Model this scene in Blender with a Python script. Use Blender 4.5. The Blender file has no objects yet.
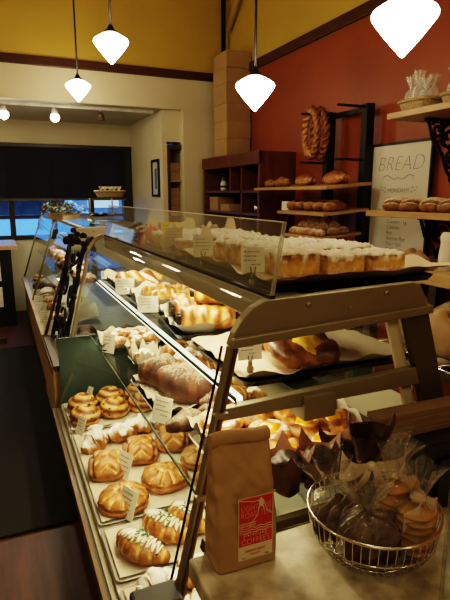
import bpy, math, random
from math import sin, cos, pi, radians as R
from mathutils import Vector, Matrix, noise
random.seed(7)
C = bpy.context.scene.collection
H = 1.36                      # eye height; the scene is laid out with z = 0 at eye height, lifted at the end
F = 510.0; HX, HY = -5.0, 194.0
TILT = math.atan((300 - HY) / F); YAW = math.atan((225 - HX) * cos(TILT) / F)

# ------------------------------------------------------------------ materials
def nt(name):
    m = bpy.data.materials.new(name); m.use_nodes = True
    n = m.node_tree; n.nodes.clear()
    out = n.nodes.new('ShaderNodeOutputMaterial')
    return m, n, out
def lk(n, a, b): n.links.new(a, b)
def coords(n):
    tc = n.nodes.new('ShaderNodeTexCoord'); oi = n.nodes.new('ShaderNodeObjectInfo')
    va = n.nodes.new('ShaderNodeVectorMath'); va.operation = 'ADD'
    vs = n.nodes.new('ShaderNodeVectorMath'); vs.operation = 'SCALE'; vs.inputs[0].default_value = (17, 31, 9)
    lk(n, oi.outputs['Random'], vs.inputs['Scale']); lk(n, tc.outputs['Object'], va.inputs[0]); lk(n, vs.outputs[0], va.inputs[1])
    return va.outputs[0]
def mat(name, col, rough=.5, metal=0., var=.18, scale=12., bump=0., stretch=None, spec=.5, detail=4, col2=None, coat=0., lo=.3, hi=.7):
    m, n, out = nt(name)
    p = n.nodes.new('ShaderNodeBsdfPrincipled'); lk(n, p.outputs[0], out.inputs[0])
    p.inputs['Roughness'].default_value = rough; p.inputs['Metallic'].default_value = metal
    p.inputs['Specular IOR Level'].default_value = spec
    p.inputs['Coat Weight'].default_value = coat
    v = coords(n)
    if stretch:
        mp = n.nodes.new('ShaderNodeVectorMath'); mp.operation = 'MULTIPLY'; mp.inputs[1].default_value = stretch
        lk(n, v, mp.inputs[0]); v = mp.outputs[0]
    nz = n.nodes.new('ShaderNodeTexNoise'); nz.inputs['Scale'].default_value = scale; nz.inputs['Detail'].default_value = detail
    lk(n, v, nz.inputs['Vector'])
    mx = n.nodes.new('ShaderNodeMix'); mx.data_type = 'RGBA'
    c2 = col2 if col2 else tuple(c * (1 - var * 2) for c in col)
    mx.inputs['A'].default_value = (*c2, 1); mx.inputs['B'].default_value = (*col, 1)
    rp = n.nodes.new('ShaderNodeMapRange'); rp.inputs[1].default_value = lo; rp.inputs[2].default_value = hi
    lk(n, nz.outputs[0], rp.inputs[0]); lk(n, rp.outputs[0], mx.inputs['Factor']); lk(n, mx.outputs['Result'], p.inputs['Base Color'])
    if bump:
        b = n.nodes.new('ShaderNodeBump'); b.inputs['Strength'].default_value = bump; b.inputs['Distance'].default_value = .01
        lk(n, nz.outputs[0], b.inputs['Height']); lk(n, b.outputs[0], p.inputs['Normal'])
    return m
def emis(name, col, s):
    m, n, out = nt(name); e = n.nodes.new('ShaderNodeEmission')
    e.inputs[0].default_value = (*col, 1); e.inputs[1].default_value = s; lk(n, e.outputs[0], out.inputs[0]); return m
def glass(name, tint=(.96, .98, .97), refl=1.0, rough=.02, haze=0., bump=0.):
    m, n, out = nt(name)
    t = n.nodes.new('ShaderNodeBsdfTransparent'); t.inputs[0].default_value = (*tint, 1)
    g = n.nodes.new('ShaderNodeBsdfGlossy'); g.inputs['Roughness'].default_value = rough
    fr = n.nodes.new('ShaderNodeLayerWeight'); fr.inputs['Blend'].default_value = .5
    pw = n.nodes.new('ShaderNodeMath'); pw.operation = 'POWER'; pw.inputs[1].default_value = 4.; lk(n, fr.outputs['Facing'], pw.inputs[0])
    ml = n.nodes.new('ShaderNodeMath'); ml.operation = 'MULTIPLY_ADD'; ml.inputs[1].default_value = .7 * refl; ml.inputs[2].default_value = .035 * refl; ml.use_clamp = True
    lk(n, pw.outputs[0], ml.inputs[0])
    mx = n.nodes.new('ShaderNodeMixShader'); lk(n, ml.outputs[0], mx.inputs[0]); lk(n, t.outputs[0], mx.inputs[1]); lk(n, g.outputs[0], mx.inputs[2])
    last = mx.outputs[0]
    if haze:
        d = n.nodes.new('ShaderNodeBsdfDiffuse'); d.inputs[0].default_value = (.9, .88, .8, 1)
        m2 = n.nodes.new('ShaderNodeMixShader'); hz = n.nodes.new('ShaderNodeMath'); hz.operation = 'MULTIPLY_ADD'; hz.use_clamp = True; hz.inputs[1].default_value = haze * 3; hz.inputs[2].default_value = haze * .5; lk(n, pw.outputs[0], hz.inputs[0]); lk(n, hz.outputs[0], m2.inputs[0])
        lk(n, last, m2.inputs[1]); lk(n, d.outputs[0], m2.inputs[2]); last = m2.outputs[0]
    if bump:
        v = coords(n); nz = n.nodes.new('ShaderNodeTexNoise'); nz.inputs['Scale'].default_value = 45; nz.inputs['Detail'].default_value = 3
        lk(n, v, nz.inputs['Vector'])
        b = n.nodes.new('ShaderNodeBump'); b.inputs['Strength'].default_value = bump; b.inputs['Distance'].default_value = .01
        lk(n, nz.outputs[0], b.inputs['Height']); lk(n, b.outputs[0], g.inputs['Normal']); lk(n, b.outputs[0], fr.inputs['Normal'])
    lk(n, last, out.inputs[0]); return m
def pastry(name, light, mid, dark, powder=0., rough=.42, coat=.25, pscale=60., pcol=(.86, .84, .8), bump=.25):
    m, n, out = nt(name)
    p = n.nodes.new('ShaderNodeBsdfPrincipled'); lk(n, p.outputs[0], out.inputs[0])
    p.inputs['Roughness'].default_value = rough; p.inputs['Coat Weight'].default_value = coat; p.inputs['Coat Roughness'].default_value = .3
    v = coords(n)
    nz = n.nodes.new('ShaderNodeTexNoise'); nz.inputs['Scale'].default_value = 38; nz.inputs['Detail'].default_value = 5; lk(n, v, nz.inputs['Vector'])
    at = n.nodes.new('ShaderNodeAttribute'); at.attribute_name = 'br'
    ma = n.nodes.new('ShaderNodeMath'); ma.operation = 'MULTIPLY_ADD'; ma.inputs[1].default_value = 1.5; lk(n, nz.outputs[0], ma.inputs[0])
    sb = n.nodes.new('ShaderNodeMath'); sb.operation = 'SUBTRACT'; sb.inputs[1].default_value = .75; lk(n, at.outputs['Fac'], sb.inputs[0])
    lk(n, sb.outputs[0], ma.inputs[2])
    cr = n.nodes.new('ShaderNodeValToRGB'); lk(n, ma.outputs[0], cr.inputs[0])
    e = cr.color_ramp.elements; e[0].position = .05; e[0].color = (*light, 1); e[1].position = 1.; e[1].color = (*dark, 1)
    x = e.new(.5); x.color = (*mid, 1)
    last = cr.outputs[0]
    if powder:
        n2 = n.nodes.new('ShaderNodeTexNoise'); n2.inputs['Scale'].default_value = pscale; n2.inputs['Detail'].default_value = 4; lk(n, v, n2.inputs['Vector'])
        ge = n.nodes.new('ShaderNodeNewGeometry'); sx = n.nodes.new('ShaderNodeSeparateXYZ'); lk(n, ge.outputs['Normal'], sx.inputs[0])
        m1 = n.nodes.new('ShaderNodeMath'); m1.operation = 'MULTIPLY_ADD'; m1.inputs[1].default_value = .9; m1.inputs[2].default_value = powder - 1.05
        lk(n, sx.outputs[2], m1.inputs[0])
        m2 = n.nodes.new('ShaderNodeMath'); m2.operation = 'ADD'; lk(n, n2.outputs[0], m2.inputs[0]); lk(n, m1.outputs[0], m2.inputs[1])
        mr = n.nodes.new('ShaderNodeMapRange'); mr.inputs[1].default_value = .3; mr.inputs[2].default_value = .62; lk(n, m2.outputs[0], mr.inputs[0])
        mx = n.nodes.new('ShaderNodeMix'); mx.data_type = 'RGBA'; mx.inputs['B'].default_value = (*pcol, 1)
        lk(n, mr.outputs[0], mx.inputs['Factor']); lk(n, last, mx.inputs['A']); last = mx.outputs['Result']
    lk(n, last, p.inputs['Base Color'])
    if bump:
        n3 = n.nodes.new('ShaderNodeTexNoise'); n3.inputs['Scale'].default_value = 130; n3.inputs['Detail'].default_value = 5; n3.inputs['Distortion'].default_value = 1.2; lk(n, v, n3.inputs['Vector'])
        ad = n.nodes.new('ShaderNodeMath'); ad.operation = 'MULTIPLY_ADD'; ad.inputs[1].default_value = .6; lk(n, n3.outputs[0], ad.inputs[0]); lk(n, nz.outputs[0], ad.inputs[2])
        b = n.nodes.new('ShaderNodeBump'); b.inputs['Strength'].default_value = bump * 2; b.inputs['Distance'].default_value = .006
        lk(n, ad.outputs[0], b.inputs['Height']); lk(n, b.outputs[0], p.inputs['Normal'])
    return m

M = dict(
    yellow=mat('yellow_paint', (.56, .385, .07), .6, var=.06, scale=2.5),
    red=mat('red_paint', (.31, .068, .022), .42, var=.12, scale=2., bump=.03),
    beige=mat('beige_paint', (.68, .60, .42), .7, var=.04, scale=3),
    ceil=mat('ceiling_paint', (.5, .44, .33), .8, var=.05, scale=3),
    trim=mat('trim_wood', (.075, .022, .012), .4, var=.2, scale=9, stretch=(1, 1, 8)),
    floor=mat('floor_wood', (.075, .023, .006), .5, var=.3, scale=6, stretch=(9, .7, 1), bump=.05, coat=.0),
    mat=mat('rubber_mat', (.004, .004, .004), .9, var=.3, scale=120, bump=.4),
    metal=mat('champagne_metal', (.33, .295, .20), .42, .55, var=.05, scale=5),
    metald=mat('dark_bronze_metal', (.13, .10, .06), .45, .5, var=.1, scale=5),
    brass=mat('brass_strip', (.13, .075, .03), .4, .5, var=.1, scale=9),
    chrome=mat('chrome_wire', (.75, .72, .66), .18, 1., var=.03),
    bolt=mat('bolt_steel', (.5, .46, .38), .3, .9, var=.1),
    black=mat('black_plastic', (.006, .006, .006), .45, var=.1, scale=20),
    tray=mat('black_tray', (.008, .009, .01), .3, var=.2, scale=20),
    wtray=mat('pale_tray', (.42, .40, .34), .4, .2, var=.1, scale=14),
    iron=mat('wrought_iron', (.008, .007, .006), .5, .3, var=.2, scale=30, bump=.2),
    paper=mat('parchment', (.72, .60, .42), .75, var=.06, scale=14, bump=.1),
    wpaper=mat('white_paper', (.60, .54, .43), .75, var=.04, scale=14, bump=.1),
    card=mat('sign_card', (.80, .76, .66), .6, var=.03, scale=30),
    tan_card=mat('tan_card', (.50, .38, .22), .6, var=.05, scale=30),
    yel_card=mat('yellow_card', (.95, .66, .02), .6, var=.04, scale=30),
    ink=mat('ink', (.03, .03, .035), .6),
    blueink=mat('blue_ink', (.03, .05, .12), .6),
    paleink=mat('pale_ink', (.32, .29, .25), .6),
    greyink=mat('grey_ink', (.16, .15, .14), .6),
    holder=mat('pewter_holder', (.30, .26, .19), .4, .6, var=.2, scale=60, bump=.2),
    wood=mat('pale_board_wood', (.48, .29, .12), .5, var=.15, scale=7, stretch=(8, 1, 8)),
    butcher=mat('butcher_block', (.55, .36, .15), .45, var=.15, scale=9, stretch=(8, 1, 4)),
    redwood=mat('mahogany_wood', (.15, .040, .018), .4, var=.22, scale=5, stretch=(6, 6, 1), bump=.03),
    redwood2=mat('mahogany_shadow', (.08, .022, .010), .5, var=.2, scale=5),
    carton=mat('cardboard', (.42, .27, .13), .75, var=.07, scale=5),
    kraft=mat('kraft_paper', (.46, .30, .155), .7, var=.09, scale=16, bump=.2),
    kraft2=mat('brown_paperboard', (.24, .155, .085), .7, var=.12, scale=12, stretch=(1, 1, 20)),
    marble=mat('stone_counter', (.62, .575, .47), .34, var=.12, scale=15, detail=7, col2=(.29, .255, .195), lo=.40, hi=.62),
    teal=mat('teal_panel', (.028, .055, .052), .4, var=.06),
    tanpanel=mat('tan_laminate', (.42, .30, .18), .5, var=.05, scale=6),
    blind=None,
    frame=mat('window_frame_paint', (.012, .010, .010), .4),
    board=mat('whiteboard', (.62, .58, .48), .3, var=.04, scale=3),
    wicker=mat('wicker', (.55, .40, .20), .7, var=.3, scale=90, stretch=(1, 1, 3), bump=.6),
    redlabel=mat('label_red', (.62, .03, .025), .55, var=.06, scale=20),
    cream=mat('label_cream', (.72, .62, .46), .6, var=.03),
    ribbon=mat('satin_ribbon', (.80, .66, .50), .35, var=.08, scale=20, coat=.3),
    redfoil=mat('dark_red_foil', (.055, .008, .006), .4, var=.2, scale=20, bump=.2, coat=.4),
    glass=glass('clear_glass', refl=.9),
    guard=glass('guard_glass', (.93, .95, .93), .9, haze=.05),
    pane=glass('window_glass', (.95, .97, 1), .8),
    acr=glass('acrylic_edge', (.8, .82, .76), 1.0, haze=.45),
    gedge=mat('glass_edge', (.10, .15, .12), .15, var=.05),
    gshelf=glass('shelf_glass', (.90, .95, .93), .8),
    plastic=glass('cellophane', (.965, .96, .95), 2.2, .07, haze=.07, bump=1.),
    frost=glass('frosted_cellophane', (.95, .94, .92), 2., .15, haze=.5, bump=1.),
    globe=emis('pendant_globe', (1, .84, .58), 30.),
    tube=emis('lamp_tube', (1, .88, .62), 14.),
    strip=emis('strip_lamp', (1, .90, .68), 5.),
    spot=emis('spot_bulb', (1, .93, .78), 25.),
    white=mat('white_fixture', (.66, .62, .54), .4),
    hboard=mat('cream_board', (.62, .55, .38), .45, var=.04),
    choc=mat('dark_chocolate', (.020, .010, .007), .4, var=.3, scale=40, bump=.3),
    cwrap=mat('muffin_paper', (.12, .036, .014), .6, var=.3, scale=30, bump=.2),
    raisin=mat('raisin', (.016, .008, .006), .4),
    custard=mat('yellow_custard', (.78, .44, .07), .25, var=.1, scale=60, coat=.6, bump=.2),
    cheese=mat('apricot_filling', (.85, .36, .015), .22, var=.18, scale=60, coat=.7, bump=.2),
    icing=mat('white_icing', (.82, .78, .66), .4, var=.05, scale=50),
    green=mat('green_herb', (.10, .22, .06), .6, var=.3, scale=90),
    leaf=mat('leaf', (.10, .24, .03), .5, var=.4, scale=30),
    orangeleaf=mat('orange_flower', (.50, .14, .05), .6, var=.3, scale=30),
    redbag=mat('red_wrapper', (.65, .04, .035), .3, var=.1, scale=15, coat=.3),
    carpaint=mat('car_paint', (.6, .62, .65), .25, var=.03, coat=.5), cardark=mat('car_glass', (.02, .025, .03), .1),
    asphalt=mat('asphalt', (.10, .10, .11), .8, var=.2, scale=3), brick=mat('street_building', (.25, .24, .26), .8, var=.2, scale=2),
    litwin=emis('lit_window', (.5, .75, 1.), 1.2),
    art=mat('print_paper', (.62, .62, .60), .6, var=.1, scale=8), artblue=mat('print_blue', (.10, .17, .25), .6),
)
P = dict(
    gold=pastry('golden_pastry', (.80, .49, .17), (.40, .145, .024), (.10, .026, .006)),
    pale=pastry('pale_pastry', (.72, .43, .14), (.48, .20, .04), (.17, .055, .012)),
    sugar=pastry('sugared_pastry', (.62, .34, .12), (.36, .14, .03), (.14, .04, .012), powder=.52, pscale=38, coat=0, rough=.7),
    dusty=pastry('dusted_dark_pastry', (.17, .065, .028), (.075, .026, .012), (.022, .008, .005), powder=.24, pscale=120, rough=.6, coat=0, pcol=(.34, .26, .20)),
    choco=pastry('chocolate_pastry', (.36, .16, .06), (.20, .075, .025), (.05, .018, .009), powder=.25, pscale=90),
    cake=pastry('coffee_cake', (.66, .42, .13), (.46, .24, .06), (.12, .045, .015), powder=.80, pscale=55, coat=0, rough=.8, pcol=(.80, .74, .64)),
    danish=pastry('dark_danish', (.42, .18, .05), (.24, .085, .02), (.07, .02, .007), powder=0, pscale=110),
    dusted=pastry('lightly_dusted_pastry', (.66, .36, .09), (.42, .16, .028), (.12, .03, .008), powder=.12, pscale=60),
    almond=pastry('almond_pastry', (.60, .36, .16), (.36, .15, .05), (.13, .045, .015), powder=.30, pscale=70, coat=0),
    bread=pastry('crusty_bread', (.52, .30, .12), (.30, .12, .035), (.12, .04, .012), coat=.05, rough=.55),
    flour=pastry('floured_bread', (.62, .42, .22), (.36, .18, .07), (.15, .06, .02), powder=.36, pscale=70, coat=0, rough=.7, pcol=(.70, .60, .45)),
    challah=pastry('glossy_bread', (.55, .27, .08), (.30, .10, .025), (.11, .03, .01), coat=.5),
    cookie=pastry('cookie_dough', (.66, .38, .13), (.50, .25, .07), (.26, .10, .03), coat=0, rough=.7),
    darkcookie=pastry('chocolate_cookie', (.09, .04, .022), (.05, .02, .012), (.02, .008, .006), coat=.1, rough=.5),
)

def sheer(name, col, k):
    m, n, out = nt(name); d = n.nodes.new('ShaderNodeBsdfDiffuse'); d.inputs[0].default_value = (*col, 1); t = n.nodes.new('ShaderNodeBsdfTransparent')
    mx = n.nodes.new('ShaderNodeMixShader'); mx.inputs[0].default_value = k; lk(n, d.outputs[0], mx.inputs[1]); lk(n, t.outputs[0], mx.inputs[2]); lk(n, mx.outputs[0], out.inputs[0]); return m
M['blind'] = sheer('blind_cloth', (.030, .029, .034), .055)
# ------------------------------------------------------------------ mesh builder
class MB:
    def __init__(s): s.v = []; s.f = []; s.b = []; s.sm = []
    def add(s, v, f, b=None, smooth=True):
        o = len(s.v); s.v += [tuple(p) for p in v]; s.f += [tuple(i + o for i in q) for q in f]
        s.b += list(b) if b else [.5] * len(v); s.sm += [smooth] * len(f); return s
    def box(s, x0, x1, y0, y1, z0, z1, mtx=None):
        v = [Vector((x, y, z)) for z in (z0, z1) for y in (y0, y1) for x in (x0, x1)]
        if mtx: v = [mtx @ p for p in v]
        return s.add(v, [(0, 2, 3, 1), (4, 5, 7, 6), (0, 1, 5, 4), (2, 6, 7, 3), (0, 4, 6, 2), (1, 3, 7, 5)], smooth=False)
    def rbox(s, cx, cy, cz, sx, sy, sz, rz=0, rx=0, ry=0):
        m = Matrix.Translation((cx, cy, cz)) @ Matrix.Rotation(rz, 4, 'Z') @ Matrix.Rotation(ry, 4, 'Y') @ Matrix.Rotation(rx, 4, 'X')
        return s.box(-sx / 2, sx / 2, -sy / 2, sy / 2, -sz / 2, sz / 2, m)
    def prism(s, poly, ax, a0, a1):
        n = len(poly)
        def p(q, a): return (q[0], a, q[1]) if ax == 'Y' else ((a, q[0], q[1]) if ax == 'X' else (q[0], q[1], a))
        v = [p(q, a0) for q in poly] + [p(q, a1) for q in poly]
        f = [tuple(range(n)), tuple(range(2 * n - 1, n - 1, -1))] + [(i, i + n, (i + 1) % n + n, (i + 1) % n) for i in range(n)]
        return s.add(v, f, smooth=False)
    def tube(s, pts, r, n=8, close=False, sq=1., br=None):
        pts = [Vector(p) for p in pts]; m = len(pts); v = []; b = []
        rr = r if isinstance(r, (list, tuple)) else [r] * m
        up = Vector((0, 0, 1)); prev = None
        for i, p in enumerate(pts):
            a = pts[(i - 1) % m] if (close or i) else p; c = pts[(i + 1) % m] if (close or i < m - 1) else p
            t = (c - a).normalized() if (c - a).length > 1e-9 else Vector((0, 0, 1))
            if prev is None:
                u = t.cross(up)
                if u.length < .05: u = t.cross(Vector((0, 1, 0)))
            else: u = prev - t * prev.dot(t)
            u.normalize(); prev = u; w = t.cross(u)
            for k in range(n):
                g = 2 * pi * k / n; v.append(p + u * cos(g) * rr[i] + w * sin(g) * rr[i] * sq)
                b.append(br[i] if br else .5)
        f = []
        for i in range(m if close else m - 1):
            j = (i + 1) % m
            f += [(i * n + k, i * n + (k + 1) % n, j * n + (k + 1) % n, j * n + k) for k in range(n)]
        if not close: f += [tuple(range(n - 1, -1, -1)), tuple(range((m - 1) * n, m * n))]
        return s.add(v, f, b)
    def lathe(s, prof, n=28, c=(0, 0, 0), br=None):
        v = []; b = []
        for i, (r, z) in enumerate(prof):
            for k in range(n):
                a = 2 * pi * k / n; v.append((c[0] + r * cos(a), c[1] + r * sin(a), c[2] + z)); b.append(br[i] if br else .5)
        m = len(prof); f = [(i * n + k, i * n + (k + 1) % n, (i + 1) * n + (k + 1) % n, (i + 1) * n + k) for i in range(m - 1) for k in range(n)]
        f += [tuple(range(n - 1, -1, -1)), tuple(range((m - 1) * n, m * n))]
        return s.add(v, f, b)
    def grid(s, nu, nv, fn, closeu=False):
        v = []; b = []
        for j in range(nv):
            for i in range(nu):
                q = fn(i / (nu if closeu else nu - 1), j / (nv - 1))
                v.append(q[:3]); b.append(q[3] if len(q) > 3 else .5)
        f = []
        for j in range(nv - 1):
            for i in range(nu if closeu else nu - 1):
                k = (i + 1) % nu; f.append((j * nu + i, j * nu + k, (j + 1) * nu + k, (j + 1) * nu + i))
        return s.add(v, f, b)
    def bun(s, rx, ry, h, fn=None, sup=2., na=44, nr=14, phm=2.15, c=(0, 0, 0), rz=0):
        v = []; b = []; zb = cos(phm)
        for j in range(nr + 1):
            ph = phm * j / nr
            for k in range(na):
                a = 2 * pi * k / na; ca, sa = cos(a), sin(a)
                se = (abs(ca) ** sup + abs(sa) ** sup) ** (-1 / sup)
                d, br = fn(j / nr, a) if fn else (0, .5)
                ro = sin(ph) * se * (1 + d * .5); z = (cos(ph) - zb) / (1 - zb) * h * (1 + d)
                x, y = rx * ro * ca, ry * ro * sa
                v.append((c[0] + x * cos(rz) - y * sin(rz), c[1] + x * sin(rz) + y * cos(rz), c[2] + z)); b.append(br)
        f = [(j * na + k, j * na + (k + 1) % na, (j + 1) * na + (k + 1) % na, (j + 1) * na + k)[::-1] for j in range(nr) for k in range(na)]
        f += [tuple(range(nr * na, (nr + 1) * na))[::-1]]
        return s.add(v, f, b)
    def jitter(s, amp, sc, seed=0):
        for i, p in enumerate(s.v):
            q = Vector(p) * sc + Vector((seed * 3.1, seed * 1.7, seed))
            d = noise.noise_vector(q) * amp; s.v[i] = (p[0] + d.x, p[1] + d.y, p[2] + d.z)
        return s
    def me(s, name):
        m = bpy.data.meshes.new(name); m.from_pydata(s.v, [], s.f); m.update()
        m.polygons.foreach_set('use_smooth', s.sm)
        a = m.attributes.new('br', 'FLOAT', 'POINT'); a.data.foreach_set('value', s.b)
        return m
    def build(s, name, m, parent=None, bevel=0.):
        return ob(name, s.me(name), m, parent, bevel)
def ob(name, me, m=None, parent=None, bevel=0.):
    o = bpy.data.objects.new(name, me); C.objects.link(o)
    if m and not me.materials: me.materials.append(m)
    if parent: o.parent = parent
    if bevel:
        b = o.modifiers.new('bevel', 'BEVEL'); b.width = bevel; b.segments = 2; b.limit_method = 'ANGLE'
    return o
def tag(o, label, cat, group=None):
    o['label'] = label; o['category'] = cat
    if group: o['group'] = group
    return o
def struct(o): o['kind'] = 'structure'; return o
def thing(name, label, cat, loc=(0, 0, 0), rz=0, group=None):
    o = bpy.data.objects.new(name, None); o.empty_display_size = .05; C.objects.link(o)
    o.location = loc; o.rotation_euler = (0, 0, rz); return tag(o, label, cat, group)
def text_ob(name, txt, size, m, parent, loc, rot, off=0., align='CENTER', shear=0, sx=1):
    cu = bpy.data.curves.new(name, 'FONT'); cu.body = txt; cu.size = size; cu.align_x = align; cu.offset = off; cu.shear = shear; cu.extrude = .0002
    t = bpy.data.objects.new(name, cu); C.objects.link(t)
    dg = bpy.context.evaluated_depsgraph_get(); me = bpy.data.meshes.new_from_object(t.evaluated_get(dg))
    bpy.data.objects.remove(t); me.materials.clear(); me.materials.append(m)
    o = bpy.data.objects.new(name, me); C.objects.link(o); o.parent = parent; o.location = loc; o.rotation_euler = rot; o.scale = (sx, 1, 1)
    return o

# prototypes: kind -> [(part name, mesh, material)], first entry of a part-less kind has name None
K = {}
def proto(kind, parts):
    for _, b, _m in parts: b.v = [(p[0], p[1], max(p[2], 0.)) for p in b.v]
    K[kind] = [(n, b.me(n or kind), m) for n, b, m in parts]
def inst(kind, name, label, cat, loc, rz=0., sc=1., group=None, rx=0., ry=0.):
    ps = K[kind]
    if len(ps) == 1:
        o = ob(name, ps[0][1], ps[0][2])
    else:
        o = bpy.data.objects.new(name, None); o.empty_display_size = .02; C.objects.link(o)
        for n, me, m in ps: ob(n, me, m, o)
    o.location = loc; o.rotation_euler = (rx, ry, rz); o.scale = (sc, sc, sc) if not isinstance(sc, tuple) else sc
    return tag(o, label, cat, group)
ORD = ['first', 'second', 'third', 'fourth', 'fifth', 'sixth', 'seventh', 'eighth', 'ninth', 'tenth', 'eleventh', 'twelfth', 'thirteenth', 'fourteenth', 'fifteenth', 'sixteenth', 'seventeenth', 'eighteenth', 'nineteenth', 'twentieth']
def rnd(a, b): return random.uniform(a, b)

# ------------------------------------------------------------------ camera
cam = bpy.data.cameras.new('camera'); cam.sensor_fit = 'VERTICAL'; cam.sensor_height = 36; cam.lens = 36 * F / 600; cam.clip_start = .02
co = bpy.data.objects.new('camera', cam); C.objects.link(co); co.rotation_euler = (pi / 2 - TILT, 0, -YAW); bpy.context.scene.camera = co

# ------------------------------------------------------------------ the room
XW = 2.23; YH = 5.0; YF = 6.4; ZF = -1.36; ZC = 2.3; XL = -3.2; YB = -2.2; ZT = 1.09
struct(MB().box(XL, XW, YB, YF + .1, ZF - .1, ZF).build('floor', M['floor']))
struct(MB().box(XL, XW, YB, YH, ZC, ZC + .1).build('ceiling', M['yellow']))
struct(MB().box(XL, XW, YH + .061, YF, .81, .91).build('ceiling_recess', M['ceil']))
w = MB(); w.box(XW, XW + .1, YB, YF, ZF, ZT).build('wall_right', M['red'])
struct(bpy.data.objects['wall_right'])
struct(MB().box(XW, XW + .1, YB, YF, ZT, ZC).build('wall_right_upper', M['yellow']))
struct(MB().box(XL, XW, YH, YH + .12, ZT, ZC).build('wall_front_upper', M['yellow']))
wf = MB(); wf.box(XL, 1.757, YH, YH + .06, .81, ZT); wf.box(1.757, XW, YH, YH + .35, ZF, ZT); struct(wf.build('wall_front', M['beige']))
wn = MB(); wn.box(1.56, 1.609, 5.08, YF, ZF, .81); wn.box(1.609, 1.757, 5.08, 5.36, .51, .81); struct(wn.build('wall_alcove', M['beige']))
ww = MB(); ww.box(XL, 1.66, YF, YF + .1, .50, .81); ww.box(1.44, 1.66, YF, YF + .1, ZF, .52); ww.box(XL, 1.44, YF, YF + .1, ZF, -.52); ww.box(XL, -.62, YF, YF + .1, -.52, .50); struct(ww.build('wall_window', M['beige']))
struct(MB().box(XL - .1, XL, YB, YF, ZF, ZC).build('wall_left', M['beige']))
struct(MB().box(XL, XW, YB - .1, YB, ZF, ZC).build('wall_back', M['beige']))
struct(MB().box(XL, XW - .035, YH - .03, YH, ZT, ZT + .075).build('trim_1', M['trim'], bevel=.004))
struct(MB().box(XW - .03, XW, YB, YH, ZT, ZT + .075).build('trim_2', M['trim'], bevel=.004))
# window
wd = thing('window_1', 'wide dark-framed shop window behind the blind', 'window', (0, 0, 0)); struct(wd); del wd['category']; del wd['label']
fr = MB(); fr.box(-.68, 1.56, YF - .05, YF - .01, .50, .56); fr.box(-.68, -.60, YF - .05, YF + .06, -.50, .50); fr.box(1.44, 1.555, YF - .05, YF + .06, -.50, .50)
fr.box(-.6, 1.44, YF - .02, YF + .06, -.52, -.47); fr.box(-.6, 1.44, YF - .0, YF + .05, -.27, -.24)
for x in (.16, .62, 1.06): fr.box(x - .03, x + .03, YF - .01, YF + .06, -.47, .5)
fr.build('window_frame', M['frame'], wd)
MB().box(-.6, 1.44, YF + .02, YF + .026, -.47, .5).build('window_pane', M['pane'], wd)
bl = thing('roller_blind', 'dark roller blind pulled halfway down the shop window', 'blind', (0, YF - .06, 0))
MB().box(-.66, 1.475, 0, .004, -.05, .52).build('blind_cloth', M['blind'], bl)
MB().box(-.66, 1.475, -.008, .012, -.075, -.05).build('bottom_bar', M['metald'], bl)
# beyond the glass
struct(MB().box(-14, 16, YF + .1, 30, ZF - .25, ZF - .15).build('street', M['asphalt']))
bd = thing('street_building', 'bluish building across the street seen through the window', 'building', (0, 24, ZF - .15))
MB().box(-12, 12, 0, 3, 0, 7).build('facade', M['brick'], bd)
for i in range(9): MB().box(-10 + i * 2.3, -8.6 + i * 2.3, -.05, 0, .9, 2.6).build('shop_window', M['litwin'], bd)
def car(x, y, label):
    c = thing('parked_car', label, 'car', (x, y, ZF - .15))
    MB().prism([(-2.1, .3), (-2.1, .85), (-1.3, .95), (-.7, 1.45), (.8, 1.48), (1.5, .98), (2.1, .85), (2.1, .3)], 'Y', 0, 1.7).build('body', M['carpaint'], c, bevel=.06)
    MB().prism([(-1.15, .98), (-.65, 1.38), (.75, 1.40), (1.3, .98)], 'Y', -.01, 0).build('side_window', M['cardark'], c)
    for wx in (-1.3, 1.3):
        MB().tube([(wx, -.02, .3), (wx, .2, .3)], .3, 20).build('wheel', M['black'], c)
car(.6, 12, 'pale car parked outside, seen under the blind at the left')
car(5.6, 12.4, 'pale car parked outside, seen under the blind at the right')
# window ledge with pale top
lg = thing('window_counter', 'pale wooden ledge counter below the shop window at left', 'counter', (0, 0, 0))
MB().box(-2.6, .16, 5.55, 6.34, -.55, -.51).build('countertop', M['butcher'], lg, .004)
MB().box(-2.55, .10, 5.65, 6.3, ZF, -.551).build('counter_base', M['black'], lg)
ps = MB(); ps.box(-.08, -.0, 5.5, 5.54, ZF, -.62)
dr = thing('price_rack', 'narrow white leaflet rack standing at the left edge', 'rack', (-.06, 5.0, ZF))
MB().box(-.12, .05, 0, .03, 0, .05).build('base', M['metald'], dr); MB().box(-.05, -.03, .01, .025, .05, .80).build('post', M['white'], dr)
for z in (.44, .68): MB().rbox(-.03, -.01, z, .16, .02, .18, rx=-.15).build('leaflet_holder', M['white'], dr)
# floor mat and black sheet
tag(MB().box(-2.4, .215, 2.02, 4.80, 0, .012).build('floor_sheet', M['mat'], bevel=.004), 'large black rubber mat on the wood floor along the cases', 'mat').location = (0, 0, ZF)
tag(MB().box(-1.4, .225, .2, 1.46, 0, .012).build('floor_sheet', M['mat'], bevel=.004), 'black sheet on floor at the bottom left beneath the near case', 'mat').location = (0, 0, ZF)  # plain black sheet over the floor by the near case
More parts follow.
